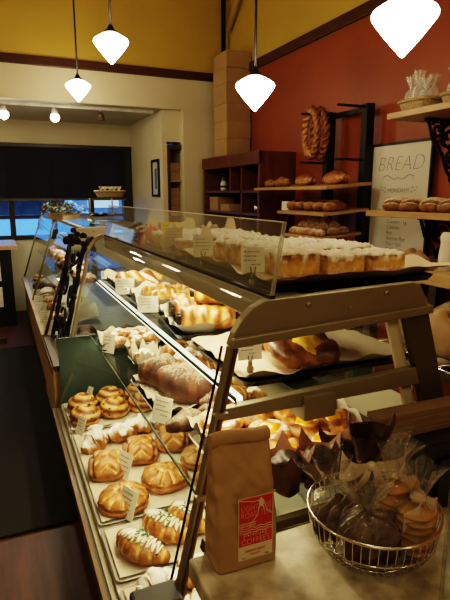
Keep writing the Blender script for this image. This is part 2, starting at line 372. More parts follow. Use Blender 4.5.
# alcove side: framed picture and open bookcase in the doorway
pc = thing('framed_picture', 'narrow black-framed print on the beige alcove wall', 'picture', (1.56, 5.31, .16))
fm = MB(); fm.box(-.02, -.0, -.13, .13, -.19, -.165); fm.box(-.02, 0, -.13, .13, .165, .19); fm.box(-.02, 0, -.13, -.105, -.165, .165); fm.box(-.02, 0, .105, .13, -.165, .165)
fm.build('frame', M['black'], pc); MB().box(-.008, 0, -.105, .105, -.165, .165).build('print', M['art'], pc); MB().box(-.0095, -.008, -.04, .03, -.11, .10).build('printed_image', M['artblue'], pc)
bk = thing('alcove_bookcase', 'dark-framed open shelf unit filling the alcove doorway', 'shelf unit', (1.66, 5.1, ZF))
b_ = MB(); b_.box(-.05, -.025, -.04, .24, 0, 1.84); b_.box(-.0249, .097, -.04, .24, 1.80, 1.84); b_.build('frame', M['trim'], bk)
MB().box(-.0249, .097, .22, .24, 0, 1.799).build('back_panel', M['redwood'], bk)
for z in (1.14, 1.48): MB().box(-.0248, .097, -.03, .219, z, z + .02).build('shelf', M['wood'], bk)
for i, (z, n) in enumerate(((1.16, 3), (1.50, 2))):
    for k in range(n):
        tag(MB().box(-.035, .075, -.07, .07, 0, .085).build('carton', M['carton'], bevel=.003),
            ['small brown carton on the %s of its pile' % ['bottom', 'middle', 'top'][k] + ', lower alcove shelf', 'small brown carton on the %s of its pile, upper alcove shelf' % ['bottom', 'top', ''][k]][i], 'box').location = (1.675, 5.2, ZF + z + .001 + k * .087)

# pendants
def pendant(x, y, z, label):
    p = thing('pendant_lamp', label, 'lamp', (x, y, z), group='pendant lamps')
    r = .10
    pr = [(.001, -.100), (.006, -.097), (.030, -.071), (.060, -.036), (.088, -.001), (.098, .014), (r, .024), (.095, .034), (.072, .049), (.050, .061), (.036, .067)]
    MB().lathe(pr, 36).build('globe_shade', M['globe'], p)
    MB().lathe([(.042, .0675), (.042, .073), (.034, .080), (.020, .090), (.014, .105), (.008, .112)], 24).build('lamp_cap', M['iron'], p)
    MB().tube([(0, 0, .112), (0, 0, ZC - z - .001)], .007, 8).build('rod', M['iron'], p)
    MB().lathe([(.055, ZC - z - .025), (.055, ZC - z - .001)], 20).build('ceiling_rose', M['metald'], p)
pendant(.69, 4.52, .838, 'small glowing white pendant lamp, farthest one above the left case')
pendant(.685, 3.18, .838, 'glowing white pendant lamp at top left in front of yellow wall')
pendant(1.255, 2.463, .515, 'glowing white pendant lamp hanging before the stacked cartons')
pendant(1.194, 1.34, .515, 'largest glowing white pendant lamp at the top right corner')
# track lights
tk = thing('track_rail', 'white lighting track under the alcove ceiling', 'track', (0, 5.16, .81)); MB().box(-2, 1.50, -.015, .015, -.03, -.001).build('rail', M['white'], tk)
for i, (x, on, lb) in enumerate(((.13, 1, 'lit white track spotlight at the far left'), (.56, 1, 'lit white track spotlight left of the far pendant lamp'), (.98, 0, 'unlit brassy track spotlight right of the far pendant lamp'))):
    s = thing('track_spotlight', lb, 'lamp', (x, 5.16, .779), group='track spotlights')
    MB().tube([(0, 0, 0), (0, 0, -.03)], .008).build('stem', M['white'], s)
    MB().tube([(0, .02, -.02), (0, -.01, -.04), (0, -.03, -.08)], [.02, .028, .034], 16).build('lamp_head', M['white'] if on else M['brass'], s)
    if on: MB().lathe([(.005, -.045), (.03, -.03), (.04, -.005), (.035, .02), (.01, .03)], 16, (0, -.035, -.09)).build('bulb', M['spot'], s)
    else: MB().lathe([(.03, -.01), (.03, .01)], 16, (0, -.035, -.086)).build('bulb', M['metald'], s)

# ------------------------------------------------------------------ right wall: cabinet, cartons, rack, whiteboard, shelves
cb = thing('open_cabinet', 'dark red wooden cabinet with open shelves against the red wall', 'cabinet', (1.9, 3.64, ZF))
zt = 1.69
cc = MB(); cc.box(0, .33, 0, .03, 0, zt); cc.build('side_panel', M['redwood'], cb, .003)
MB().box(0, .33, 1.17, 1.20, 0, zt).build('side_panel', M['redwood'], cb, .003)
MB().box(0, .33, .031, 1.169, zt - .02, zt).build('top_panel', M['redwood'], cb)
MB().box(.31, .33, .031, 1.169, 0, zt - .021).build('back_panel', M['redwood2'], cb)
MB().box(-.012, .02, -.0, 1.20, zt - .10, zt + .005).build('fascia_board', M['redwood'], cb, .003)
for y, z0_, z1_ in ((.37, 0, zt - .021), (.60, 1.391, zt - .021)): MB().box(.02, .309, y - .012, y + .012, z0_, z1_).build('divider', M['redwood'], cb)
for z in (.66, 1.205, 1.39):
    MB().box(.02, .309, .031, 1.169, z - .02, z).build('shelf', M['redwood'], cb)
for k, (y, n) in enumerate(((1.03, 4), (.76, 2))):
    for j in range(n):
        tag(MB().box(-.09, .09, -.10, .10, 0, .031).build('bakery_box', M['carton'], bevel=.002), 'flat tan bakery box, %s of the %s stack in the cabinet' % (['bottom', 'second', 'third', 'top'][j if n == 4 else j * 3], ['tall', 'short'][k]), 'box').location = (2.03, 3.64 + y, ZF + 1.2055 + j * .0322)
jr = thing('cabinet_jar', 'small pale jar with dark stripe on the upper cabinet shelf', 'jar', (2.03, 4.63, ZF + 1.3905)); MB().lathe([(.025, 0), (.032, .02), (.03, .07), (.018, .095)], 18).build('body', M['card'], jr); MB().lathe([(.02, .0955), (.02, .125)], 18).build('lid', M['metald'], jr); MB().lathe([(.0325, .03), (.0325, .05)], 18).build('dark_stripe', M['ink'], jr)
jr = thing('metal_cup', 'small shiny cup on the right lower cabinet shelf', 'cup', (2.0, 3.86, ZF + 1.2055)); MB().lathe([(.025, 0), (.035, .06), (.032, .06), (.022, .006)], 18).build('body', M['chrome'], jr); MB().tube([(.035, 0, .05), (.055, 0, .045), (.05, 0, .02), (.03, 0, .015)], .004).build('handle', M['chrome'], jr)
z0 = .331
for k, h in enumerate((.17, .155, .15, .17, .13, .14)):
    c = thing('cardboard_carton', 'brown cardboard carton, %s of the tall pile on the cabinet' % (['bottom one', 'second from bottom', 'third from bottom', 'third from top', 'second from top', 'topmost'][k]), 'box', (2.10 + rnd(-.004, .004), 4.60 + rnd(-.01, .01), z0), 0, 'cartons piled on the cabinet')
    MB().box(-.122, .122, -.15, .15, 0, h).build('carton_body', M['carton'], c, .004)
    MB().box(-.025, .025, -.1505, .1505, h - .05, h + .0006).build('packing_tape', M['kraft'], c)
    z0 += h + .0012
# corner pole and conduit
tag(MB().tube([(2.16, 4.93, ZF), (2.16, 4.93, ZC)], .022, 12).build('corner_pole', M['iron']), 'black pipe rising in the corner above the cartons', 'pipe')
tag(MB().tube([(2.2, 4.9, 1.55), (2.1, 4.0, 2.2)], .03, 12).build('ceiling_conduit', M['yellow']), 'yellow painted conduit slanting up from the corner', 'pipe')

# bread rack
TB = .085
rk = thing('bread_rack', 'black metal wall rack carrying wooden bread boards', 'rack', (2.15, 2.68, 0))
for y in (0, .40):
    MB().box(-.03, .03, y - .028, y + .028, ZF, .545 - .0 * y).build('upright_post', M['iron'], rk, .003)
    for z, l in ((.525, .2), (.21, .2)): MB().tube([(-.031, y, z), (-.03 - l, y, z)], .008).build('hanging_arm', M['iron'], rk)
MB().box(-.015, .015, .029, .371, .50, .53).build('cross_bar', M['iron'], rk)
for j, (z, y0, y1, nm) in enumerate(((.058, 2.56, 3.50, 'upper'), (-.10, 2.58, 3.14, 'middle'), (-.25, 2.64, 3.06, 'lower'))):
    bo = MB().box(-.17, .167, y0, y1, -.018, 0).build('bread_board', M['wood'], bevel=.002); bo.rotation_euler[1] = -TB; tag(bo, '%s wooden board of the black bread rack, laid with loaves' % nm, 'shelf').location = (1.95, 0, z)
# whiteboard
wb = thing('whiteboard', 'black-framed menu board headed bread leaning on the red wall', 'board', (2.19, 2.42, 0))
ws = MB().box(0, .012, -.24, .235, -.62, .285).build('writing_surface', M['board'], wb)
f_ = MB(); f_.box(-.006, .016, -.25, .245, .285, .30); f_.box(-.006, .016, .235, .245, -.62, .285); f_.box(-.006, .016, -.25, -.24, -.62, .285); f_.box(-.006, .016, -.25, .245, -.635, -.62)
f_.build('frame', M['black'], wb)
RT = (pi / 2, 0, -pi / 2)
def wt(s, sz, y, z, m, off=-.0, al='CENTER', sh=0, sx=1): text_ob('writing', s, sz, M[m], ws, (-.001, y, z), RT, off, al, sh, sx)
wt('BREAD', .125, .0, .135, 'greyink', -.004, sh=.25, sx=1.0)
sq = MB(); sq.tube([(-.001, .13 - i * .0065, .098 + .012 * sin(i * .32) * (1 if i < 20 else -1)) for i in range(40)], .0016, 5); sq.build('flourish', M['greyink'], ws)
wt('MONDAY!!', .036, .0, .008, 'ink', -.0006, sh=.2)
ds = MB()
for sgn in (1, -1):
    for dy, dz in ((.135, .012), (.115, .028), (.112, .002), (.15, .03)): ds.tube([(-.001, sgn * dy, .008 + dz), (-.001, sgn * dy - .006, .012 + dz)], .002, 5)
ds.build('star_marks', M['ink'], ws)
for i, s in enumerate(('Brown Rye', 'Country Loaf', 'Ciabatta', 'Baguette', 'Country - Lg', 'Ciabatta', 'Rye', 'German Rye', 'Oat + Salt', 'Challah')):
    wt(s, .032, .075, -.04 - i * .0335, 'blueink', -.0004, 'LEFT')

# scroll iron bracket
def spiral(c, r0, turns, a0, sgn=1, n=26):
    return [(c[0] + r0 * (1 - .8 * i / n) * cos(a0 + sgn * turns * 2 * pi * i / n), 0, c[1] + r0 * (1 - .8 * i / n) * sin(a0 + sgn * turns * 2 * pi * i / n)) for i in range(n + 1)]
def bracket(loc, label, s=1.):
    b = thing('iron_bracket', label, 'bracket', loc); b.scale = (s, s, s)
    MB().box(-.012, 0, -.012, .012, -.33, 0).build('wall_bar', M['iron'], b)
    MB().box(-.25, -.0125, -.012, .012, -.014, -.0005).build('shelf_bar', M['iron'], b)
    q = MB(); q.tube(spiral((-.09, -.085), .07, 1.6, .5), .009, 8); q.tube(spiral((-.17, -.055), .045, 1.5, 2.5, -1), .009, 8)
    q.tube(spiral((-.06, -.20), .05, 1.6, 1.2), .009, 8); q.tube(spiral((-.045, -.285), .03, 1.3, 1.2, -1), .008, 8)
    q.tube([(-.235, 0, -.015), (-.2, 0, -.1), (-.13, 0, -.17), (-.09, 0, -.25), (-.02, 0, -.325)], .009, 8)
    q.tube([(-.14, 0, -.02), (-.12, 0, -.12), (-.03, 0, -.17)], .008, 8)
    q.build('scrollwork', M['iron'], b)
for z, y0, y1, x0, nm in ((.40, 1.3, 2.17, 1.86, 'high'), (-.085, 1.3, 2.22, 1.80, 'low')):
    tag(MB().box(x0, XW - .001, y0, y1, -.03, 0).build('wall_shelf', M['wood'], bevel=.003), ['thick wooden wall shelf holding two wicker baskets at upper right', 'thick wooden wall shelf with floured loaves at right'][nm == 'low'], 'shelf').location = (0, 0, z)
    bracket((XW - .001, 2.02, z - .031), 'black scrolled iron bracket under the %s' % ('basket shelf' if nm == 'high' else 'floured loaf shelf'))

# ------------------------------------------------------------------ pastry prototypes
def croissant(L=.16, Rr=.034, bend=1.1, ridges=7, seed=1, mtl='gold', flat=.85, taper=.72, brown=.5):
    n = 64; na = 18; b = MB()
    def fn(u, v):
        t = v * 2 - 1; a = bend * t; rad = L / (2 * bend)
        cx, cy = rad * sin(a), rad * (1 - cos(a)) 
        saw = (abs(t) * ridges * .5) % 1.
        st = 1 + .16 * (1 - saw) - .08
        r = Rr * (1 - taper * abs(t) ** 2.0) * st
        if abs(t) > .985: r *= .3
        g = 2 * pi * u
        rx = cos(g) * r; rz = sin(g) * r * flat
        top = .5 + .5 * sin(g)
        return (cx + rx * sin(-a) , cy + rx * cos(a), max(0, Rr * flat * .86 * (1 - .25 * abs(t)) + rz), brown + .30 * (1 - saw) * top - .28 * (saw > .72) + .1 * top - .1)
    b.grid(na, n, fn, closeu=True); b.jitter(.004, 22, seed); return b
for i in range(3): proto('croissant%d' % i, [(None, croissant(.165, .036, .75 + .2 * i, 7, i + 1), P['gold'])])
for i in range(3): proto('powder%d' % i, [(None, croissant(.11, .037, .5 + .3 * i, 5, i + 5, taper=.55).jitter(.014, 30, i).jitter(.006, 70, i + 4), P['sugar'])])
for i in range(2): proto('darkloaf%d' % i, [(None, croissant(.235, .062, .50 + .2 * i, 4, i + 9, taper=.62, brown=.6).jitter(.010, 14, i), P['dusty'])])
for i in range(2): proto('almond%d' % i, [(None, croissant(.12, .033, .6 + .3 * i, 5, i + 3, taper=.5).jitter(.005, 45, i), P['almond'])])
def herb_croissant(i):
    base = croissant(.19, .041, .55 + .2 * i, 7, i + 21)
    ic = MB(); gr = MB(); rad = .19 / (2 * (.55 + .2 * i)); bd = .55 + .2 * i
    pts = []
    for k in range(56):
        t = -.72 + 1.44 * k / 55; a = bd * t; w = .024 * sin(k * 1.15)
        zz = .041 * .85 * .86 * (1 - .25 * abs(t)) + .041 * .85 * (1 - .72 * t * t) * 1.05 * math.sqrt(max(.05, 1 - (w / (.041 * (1 - .5 * t * t))) ** 2))
        pts.append((rad * sin(a) - w * sin(a), rad * (1 - cos(a)) + w * cos(a), zz + .001))
    ic.tube(pts, .0032, 6)
    random.seed(50 + i)
    for k in range(26):
        q = pts[random.randrange(20, 38)]; gr.rbox(q[0] + rnd(-.008, .008), q[1] + rnd(-.008, .008), q[2] + .004, .008, .003, .002, rz=rnd(0, 3))
    proto('herb%d' % i, [('crust', base, P['gold']), ('icing_drizzle', ic, M['icing']), ('herb_sprinkle', gr, M['green'])])
for i in range(3): herb_croissant(i)
def swirl(i):
    def fn(s, a):
        ph = (s * 3.1 - a / (2 * pi) + .3 * i) % 1.
        e = 1 if s < .95 else 0
        d = .09 * (abs(sin(ph * pi)) - .55) * e
        return d, .62 - .55 * abs(sin(ph * pi)) * e + .5 * (1 - abs(sin(ph * pi))) * e + .15 * s
    b = MB().bun(.058, .056, .066, fn, na=60, nr=26); rz = MB(); random.seed(i)
    for k in range(9):
        a = rnd(0, 6.28); s = rnd(.2, .75); ph = 2.15 * s; r = sin(ph) * .058
        rz.bun(.005, .004, .005, na=10, nr=5, c=(r * cos(a), r * sin(a), (cos(ph) + .547) / 1.547 * .066 - .001))
    b.jitter(.003, 20, i); proto('swirl%d' % i, [('dough', b, P['gold']), ('raisin', rz, M['raisin'])])
for i in range(3): swirl(i)
def galette(i):
    def fn(s, a):
        pet = abs(sin(a * 5.5 + s * 1.6 * (1 if s < .6 else 0)))
        leaf = math.exp(-((pet - .12) / .16) ** 2) * (1 if .16 < s < .62 else 0)
        ring = math.exp(-((s - .13) / .03) ** 2); rim = math.exp(-((s - .68) / .05) ** 2)
        sc = .05 * abs(sin(a * 8)) * (1 if s > .66 else 0)
        return -.20 * leaf - .12 * ring - .16 * rim - sc, .50 - .55 * leaf - .4 * ring + .45 * rim * (s > .69) + .15 * s * (1 - leaf)
    b = MB().bun(.078, .078, .055, fn, na=88, nr=28, phm=2.0, sup=2.2); b.jitter(.003, 14, i); proto('galette%d' % i, [(None, b, P['gold'])])
for i in range(2): galette(i)
def braid(i):
    def fn(s, a):
        x = cos(a) * s; y = sin(a) * s
        band = abs(sin(y * 9.0 + abs(x) * 7)); slit = math.exp(-((band) / .3) ** 2) * (1 if s < .62 and abs(x) < .5 else 0)
        edge = math.exp(-((abs(x) - .42) / .06) ** 2) * (s < .75)
        return -.26 * slit - .16 * edge, .52 - .65 * slit * (abs(x) < .3) + .4 * edge + .18 * s
    b = MB().bun(.062, .078, .06, fn, sup=4, na=72, nr=26, phm=2.1); b.jitter(.004, 16, i); proto('braid%d' % i, [(None, b, P['gold'])])
for i in range(2): braid(i)
def danish(i, fill, rr=.062):
    def fn(s, a):
        fold = .10 * sin(a * 4 + i); hole = -.55 * math.exp(-(s / .26) ** 2)
        return hole + fold * (s > .25), .45 + .35 * math.exp(-((s - .45) / .15) ** 2) + .2 * sin(a * 4 + i + 1)
    b = MB().bun(rr, rr, .05, fn, sup=3, na=56, nr=20); b.jitter(.007, 24, i)
    if fill == 'custard': b.jitter(.009, 34, 3); b.jitter(.004, 75, 5)
    f = MB().bun(rr * .52, rr * .44, .028, sup=2.4, na=30, nr=10, c=(0, -.026 if fill == 'custard' else 0, .018)); f.jitter(.010, 38, i)
    proto(fill + 'danish%d' % i, [('pastry_shell', b, P['gold'] if i < 2 else P['dusted']), ('filling', f, M['custard'] if fill == 'custard' else M['cheese'])])
for i in range(3): danish(i, 'cheese')
danish(0, 'custard', .085)
K['custarddanish0'] = [(a, m, P['danish'] if a == 'pastry_shell' else c) for a, m, c in K['custarddanish0']]
def baton(i):
    b = MB(); n = 56
    def fn(u, v):
        t = v * 2 - 1; g = 2 * pi * u; r = .026 * (1 - .5 * abs(t) ** 4) * (1 + .10 * sin(g * 3 + t * 26))
        if abs(t) > .98: r *= .4
        return (cos(g) * r, t * .10, .024 + sin(g) * r * .9, .45 + .35 * sin(g * 3 + t * 26) + .1 * sin(g))
    b.grid(20, n, fn, closeu=True).jitter(.004, 18, i); proto('baton%d' % i, [(None, b, P['pale'])])
for i in range(2): baton(i)
def painchoc(i):
    b = MB()
    def fn(u, v):
        t = v * 2 - 1; g = 2 * pi * u; r = .036 * (1 - .15 * t * t); 
        if abs(t) > .97: r *= .72
        rid = sin(t * 15 + sin(g)) 
        c = cos(g); s_ = sin(g); sg = (abs(c) ** 2.6 + abs(s_) ** 2.6) ** (-1 / 2.6)
        return (c * r * sg * 1.15 * (1 + .05 * rid), t * .068, .030 + s_ * r * sg * .82 * (1 + .06 * rid), .45 + .28 * rid + .15 * s_)
    b.grid(24, 40, fn, closeu=True).jitter(.004, 20, i)
    e = MB()
    for sy in (-1, 1):
        for dx in (-.013, .014): e.tube([(dx, sy * .055, .03), (dx, sy * .078, .03)], .0115, 12)
    b.add([(0, 0, .03)], [])
    cap = MB()
    proto('painchoc%d' % i, [('pastry_roll', b, P['gold']), ('chocolate_baton', e, M['choc'])])
for i in range(2): painchoc(i)
def cake(i):
    b = MB(); n = 15; w = .053; h = .056
    def fn(u, v):
        # closed sweep: bottom edge -> sides -> top as a rounded box grid
        x = (u * 2 - 1); y = (v * 2 - 1)
        r = max(abs(x), abs(y)); 
        if r > .78:    # side wall
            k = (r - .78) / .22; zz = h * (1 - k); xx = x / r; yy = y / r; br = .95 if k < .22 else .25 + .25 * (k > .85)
        else:
            k = 0; xx, yy = x / .78, y / .78; zz = h + .007 * (noise.noise(Vector((x * 3.3 + i * 5, y * 3.3, i))) + noise.noise(Vector((x * 8, y * 8, i + 3.3))) * .7) - .012 * r ** 4; br = .5
        return (xx * w, yy * w, max(zz, 0), br)
    b.grid(33, 33, fn); b.f.append(tuple([0, 32, 33 * 33 - 1, 33 * 32])); b.sm.append(False); b.jitter(.003, 25, i)
    for k, p in enumerate(b.v): b.v[k] = (p[0], p[1], max(0, p[2]))
    proto('cake%d' % i, [(None, b, P['cake'])])
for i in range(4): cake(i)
def loaf(i, mtl, L, W, Hh, cuts):
    def fn(s, a):
        x = cos(a) * s; y = sin(a) * s
        c = abs(sin((x * 6.2 + y * 2.2) * cuts)) ; d = math.exp(-(c / .28) ** 2) * (1 if s < .62 else 0)
        return (-.26 if mtl == 'flour' else .12) * d, .60 + (.35 if mtl == 'flour' else -.55) * d + .1 * s
    b = MB().bun(L, W, Hh, fn, na=64, nr=20, sup=2.3); b.jitter(.006, 12, i); proto('loaf_%s%d' % (mtl, i), [(None, b, P[mtl])])
for i in range(2): loaf(i, 'bread', .13, .055, .07, 1.1); loaf(i, 'flour', .13, .062, .07, 1.)
for i in range(2):
    b = MB().bun(.048, .036, .042, lambda s, a: (.08 * math.exp(-((sin(a) * s) / .08) ** 2) * (s < .5), .45 - .35 * math.exp(-((sin(a) * s) / .1) ** 2)), na=28, nr=10); b.jitter(.004, 20, i); proto('roll%d' % i, [(None, b, P['flour'])])
def challah(i, L=.17):
    b = MB(); n = 70
    for k in range(3):
        pts = []; rr = []; brs = []
        for j in range(n):
            t = j / (n - 1) * 2 - 1; w = t * 9 + k * 2 * pi / 3
            e = 1 - .6 * abs(t) ** 3
            pts.append((t * L, .03 * sin(w) * e, .036 + .014 * cos(2 * w) * e)); rr.append(.027 * e * (1 if abs(t) < .99 else .4)); brs.append(.55 + .35 * cos(2 * w))
        b.tube(pts, rr, 12, br=brs)
    b.jitter(.003, 20, i); proto('challah%d' % i, [(None, b, P['challah'])])
challah(0); challah(1, .14)
def muffin(i):
    w = MB(); n = 32
    def fn(u, v):
        a = 2 * pi * u; sqr = (abs(cos(a)) ** 4 + abs(sin(a)) ** 4) ** -.25
        pk = max(0, cos(a * 4 + pi)) ** 3
        r = (.027 + .020 * v * v) * (1 + (sqr - 1) * .9) * (1 + .16 * v * pk); z = v * (.078 + .036 * pk)
        return (r * cos(a), r * sin(a), z, .5)
    w.grid(n, 9, fn, closeu=True); w.f.append(tuple(range(n - 1, -1, -1))); w.sm.append(False); w.jitter(.004, 30, i)
    t = MB().bun(.036, .036, .034, lambda s, a: (.12 * sin(a * 3 + i) * s, .5), c=(0, 0, .055), na=28, nr=10); t.jitter(.007, 35, i)
    proto('muffin%d' % i, [('paper_wrapper', w, M['cwrap']), ('muffin_top', t, M['choc'])])
for i in range(2): muffin(i)
def cookie(kind, m, r, h):
    b = MB().bun(r, r, h, lambda s, a: (.05 * sin(a * 5), .35 + .4 * (s > .55)), na=30, nr=8, phm=2.3); b.jitter(.003, 40, 3); proto(kind, [(None, b, m)])
b = MB().bun(.046, .030, .017, lambda s, a: (.06 * sin(a * 7), .4 + .3 * sin(a * 5)), sup=4, na=36, nr=8, phm=2.3); b.jitter(.005, 40, 5); proto('biscuit', [(None, b, P['darkcookie'])])
cookie('cookie', P['cookie'], .037, .014); cookie('darkcookie', P['darkcookie'], .045, .018)
proto('choclump', [(None, MB().bun(.05, .035, .035, lambda s, a: (.15 * sin(a * 3), .5), na=30, nr=10).jitter(.008, 30, 2), M['choc'])])

# ------------------------------------------------------------------ signs, trays, parchment
def sign(loc, rz, w, h, label, m='card', holder=True, lean=-.22, sc=1.):
    s = thing('price_sign', label, 'sign', loc, rz, 'price signs'); s.scale = (sc,) * 3
    z0 = .035 if holder else .002
    mt = Matrix.Translation((0, 0, z0)) @ Matrix.Rotation(lean, 4, 'X')
    sc_card = MB().box(-w / 2, w / 2, -.001, .001, 0, h, mt).build('sign_card', M[m], s)
    ln = MB(); n = 4; seed = int(abs(loc[0] * 997 + loc[1] * 613)) % 50; rr = random.Random(seed)
    for k in range(n):
        zc = h * (.82 - .17 * k); x = -w * .38; xe = w * rr.uniform(.1, .38)
        while x < xe:
            l = rr.uniform(.003, .008)
            if k != 3 or x > -w * .1: ln.box(x, min(x + l, xe), -.0016, -.001, zc - h * .024, zc + h * .024, mt)
            x += l + .002
    ln.build('printed_lines', M['paleink'], sc_card)
    if holder:
        hb = MB(); hb.bun(.011, .008, .022, na=16, nr=8); hb.bun(.007, .006, .014, na=14, nr=6, c=(0, 0, .02)); hb.tube([(-.004, 0, .03), (-.006, -.001, .048)], .0018, 6); hb.tube([(.004, 0, .03), (.006, -.001, .048)], .0018, 6)
        hb.build('card_holder', M['holder'], s)
    return s
def tray(cx, cy, z, sx, sy, label, m='tray', rim=.012, rz=0, name='serving_tray', rad=.03):
    b = MB()
    def ring(ix, z_):
        pts = []
        a, c = sx / 2 - ix, sy / 2 - ix; r = max(rad - ix, .004)
        for q, (ox, oy) in enumerate(((a - r, c - r), (-a + r, c - r), (-a + r, -c + r), (a - r, -c + r))):
            for k in range(6):
                g = pi / 2 * (q + k / 5); pts.append((ox + r * cos(g), oy + r * sin(g), z_))
        return pts
    rs = [ring(.010, 0), ring(.0, rim), ring(.003, rim + .001), ring(.012, .003)]
    n = 24; v = sum(rs, []); f = [(i * n + k, i * n + (k + 1) % n, (i + 1) * n + (k + 1) % n, (i + 1) * n + k) for i in range(3) for k in range(n)]
    f += [tuple(range(n - 1, -1, -1)), tuple(range(3 * n, 4 * n))]
    b.add(v, f, smooth=False); o = b.build(name, M[m]); o.location = (cx, cy, z); o.rotation_euler[2] = rz
    return tag(o, label, 'tray')
def parchment(cx, cy, z, sx, sy, label, m='paper', curl=.02, rz=0, seed=1):
    def fn(u, v):
        x = (u - .5); y = (v - .5); e = max(abs(x), abs(y)) * 2
        w = max(0, e - .82) / .18
        zz = w * curl * (1 + 1.0 * noise.noise(Vector((x * 6, y * 6, seed)))) + .0015 * (1 + noise.noise(Vector((x * 9, y * 9, seed + 4))))
        return (x * sx, y * sy, max(zz, .0004))
    o = MB().grid(30, 30, fn).build('parchment_sheet', M[m]); o.location = (cx, cy, z + .0042); o.rotation_euler[2] = rz
    return tag(o, label, 'paper')

# ------------------------------------------------------------------ near display case
PROF = [(.215, -1.13)] + [(.215 + (.402 - .215) * k / 6, -1.13 + (-.35 + 1.13) * k / 6) for k in range(1, 7)]
for k in range(1, 11):
    a = k / 10 * (pi / 2 * .97); PROF.append((.402 + .098 * (1 - cos(a)) + .018 * k / 10 * (1 - k / 10), -.35 + .137 * sin(a)))
def xat(z):
    for (x0, z0), (x1, z1) in zip(PROF, PROF[1:]):
        if z0 <= z <= z1: return x0 + (x1 - x0) * (z - z0) / (z1 - z0)
    return PROF[-1][0]
def xrear(z): return .93 + (-.29 - z) * .335
def pane_mesh(pts, y0, y1):
    v = [(x, y, z) for y in (y0, y1) for x, z in pts]; n = len(pts)
    return MB().add(v, [(i, i + 1, n + i + 1, n + i) for i in range(n - 1)])
Y0, Y1 = .90, 2.70
dc = thing('display_case', 'near lit glass pastry case with sloped curved front and metal frame', 'display case')
# near end frame
poly = [(.408, -.302), (.418, -.275), (.436, -.248), (.46, -.226), (.49, -.213), (.885, -.203), (.905, -.212), (.925, -.245), (.928, -.278)]
MB().prism(poly, 'Y', Y0, Y0 + .022).build('end_beam', M['metal'], dc, .002)
MB().prism([(.405, -.304), (.41, -.283), (.936, -.259), (.938, -.280)], 'Y', Y0 - .014, Y0 - .0005).build('beam_flange', M['metal'], dc, .003)
for x, z, r in ((.592, -.230, .0065), (.801, -.222, .0065), (.70, -.246, .003)):
    MB().lathe([(.001, .004), (r * .7, .004), (r, .0), (r, -.001)], 14).build('bolt', M['bolt'], dc)
    o = C.objects[-1]; o.rotation_euler = (pi / 2, 0, 0); o.location = (x, Y0 - .0008, z)
def slant(x0, z0, x1, z1, w, y0, y1):  # bar from upper to lower in XZ
    d = Vector((x1 - x0, 0, z1 - z0)).normalized(); nrm = Vector((-d.z, 0, d.x)) * w
    return MB().prism([(x0, z0), (x1, z1), (x1 + abs(nrm.x), z1 + (nrm.z if nrm.x > 0 else -nrm.z)), (x0 + abs(nrm.x), z0 + (nrm.z if nrm.x > 0 else -nrm.z))], 'Y', y0, y1)
slant(.410, -.304, xat(-1.13) + .003, -1.13, .020, Y0, Y0 + .022).build('front_post', M['metal'], dc, .002)
slant(.418, -.304, xat(-1.13) + .010, -1.13, .006, Y0 - .004, Y0 - .0003).build('post_edge', M['brass'], dc)
for z in (-.445, -.62): MB().rbox(xat(z) + .006, Y0 - .004, z, .034, .014, .012).build('shelf_clip', M['metal'], dc, .002)
slant(.866, -.285, .866 + .335 * .85, -1.13, .068, Y0, Y0 + .022).build('rear_post', M['metald'], dc, .002)
slant(.828, -.285, .828 + .335 * .85, -1.13, .030, Y0 + .024, Y0 + .036).build('rear_frame_strip', M['hboard'], dc, .001)
# gasket line on the front glass
MB().tube([(x - .004, Y0 + .034, z) for x, z in PROF if z < -.30], .003, 6).build('glass_gasket', M['black'], dc)
MB().rbox(.235, Y0 - .02, -1.02, .10, .07, .43).build('foot_block', M['black'], dc, .008)
# far end frame
MB().tube([(x + .004, Y1, z) for x, z in PROF], .011, 8).build('far_end_frame', M['metal'], dc)
endp = PROF + [(.93, -.21), (xrear(-1.13), -1.13)]
MB().box(.235, 1.15, Y1 - .018, Y1 - .004, -1.10, -.735).build('end_panel', M['teal'], dc)
MB().add([(x, Y1 + .012, z) for x, z in endp], [tuple(range(len(endp)))], smooth=False).build('far_end_glass', M['glass'], dc)
# front glass and rails
pane_mesh(PROF, Y0 + .024, Y1 - .012).build('front_glass', M['glass'], dc)
MB().box(.183, .199, Y0 + .02, Y1, -1.165, -1.118).build('front_rail', M['brass'], dc, .002)
MB().box(.199, .207, Y0 + .02, Y1, -1.165, -1.125).build('rail_groove', M['black'], dc)
MB().box(.207, .224, Y0 + .02, Y1, -1.165, -1.119).build('inner_rail', M['metal'], dc, .002)
# top rail and deck
tr = MB(); tr.prism([(.503, -.214), (.503, -.272), (.512, -.275), (.516, -.240), (.60, -.240), (.60, -.214)], 'Y', Y0 + .0225, Y1 - .001); tr.build('top_rail', M['metal'], dc, .002)
MB().box(.6005, .90, Y0 + .0225, Y1, -.228, -.214).build('top_shelf', M['tray'], dc)
MB().box(.90, .93, Y0 + .0225, Y1, -.245, -.214).build('rear_top_rail', M['metald'], dc, .002)
MB().box(.502, .514, Y0 + .005, Y1, -.2135, -.206).build('guard_channel', M['black'], dc)
# sneeze guard
v = MB().prism([(.506, -.206), (.532, -.058), (.537, -.058), (.511, -.206)], 'Y', Y0 + .012, Y1); v.build('sneeze_guard', M['guard'], dc)
v = MB().prism([(.5045, -.206), (.5305, -.056), (.5385, -.056), (.5125, -.206)], 'Y', Y0 + .007, Y0 + .0118); v.build('guard_edge', M['acr'], dc)
MB().box(.531, .538, Y0 + .0125, Y1, -.0575, -.0555).build('guard_top_edge', M['acr'], dc)
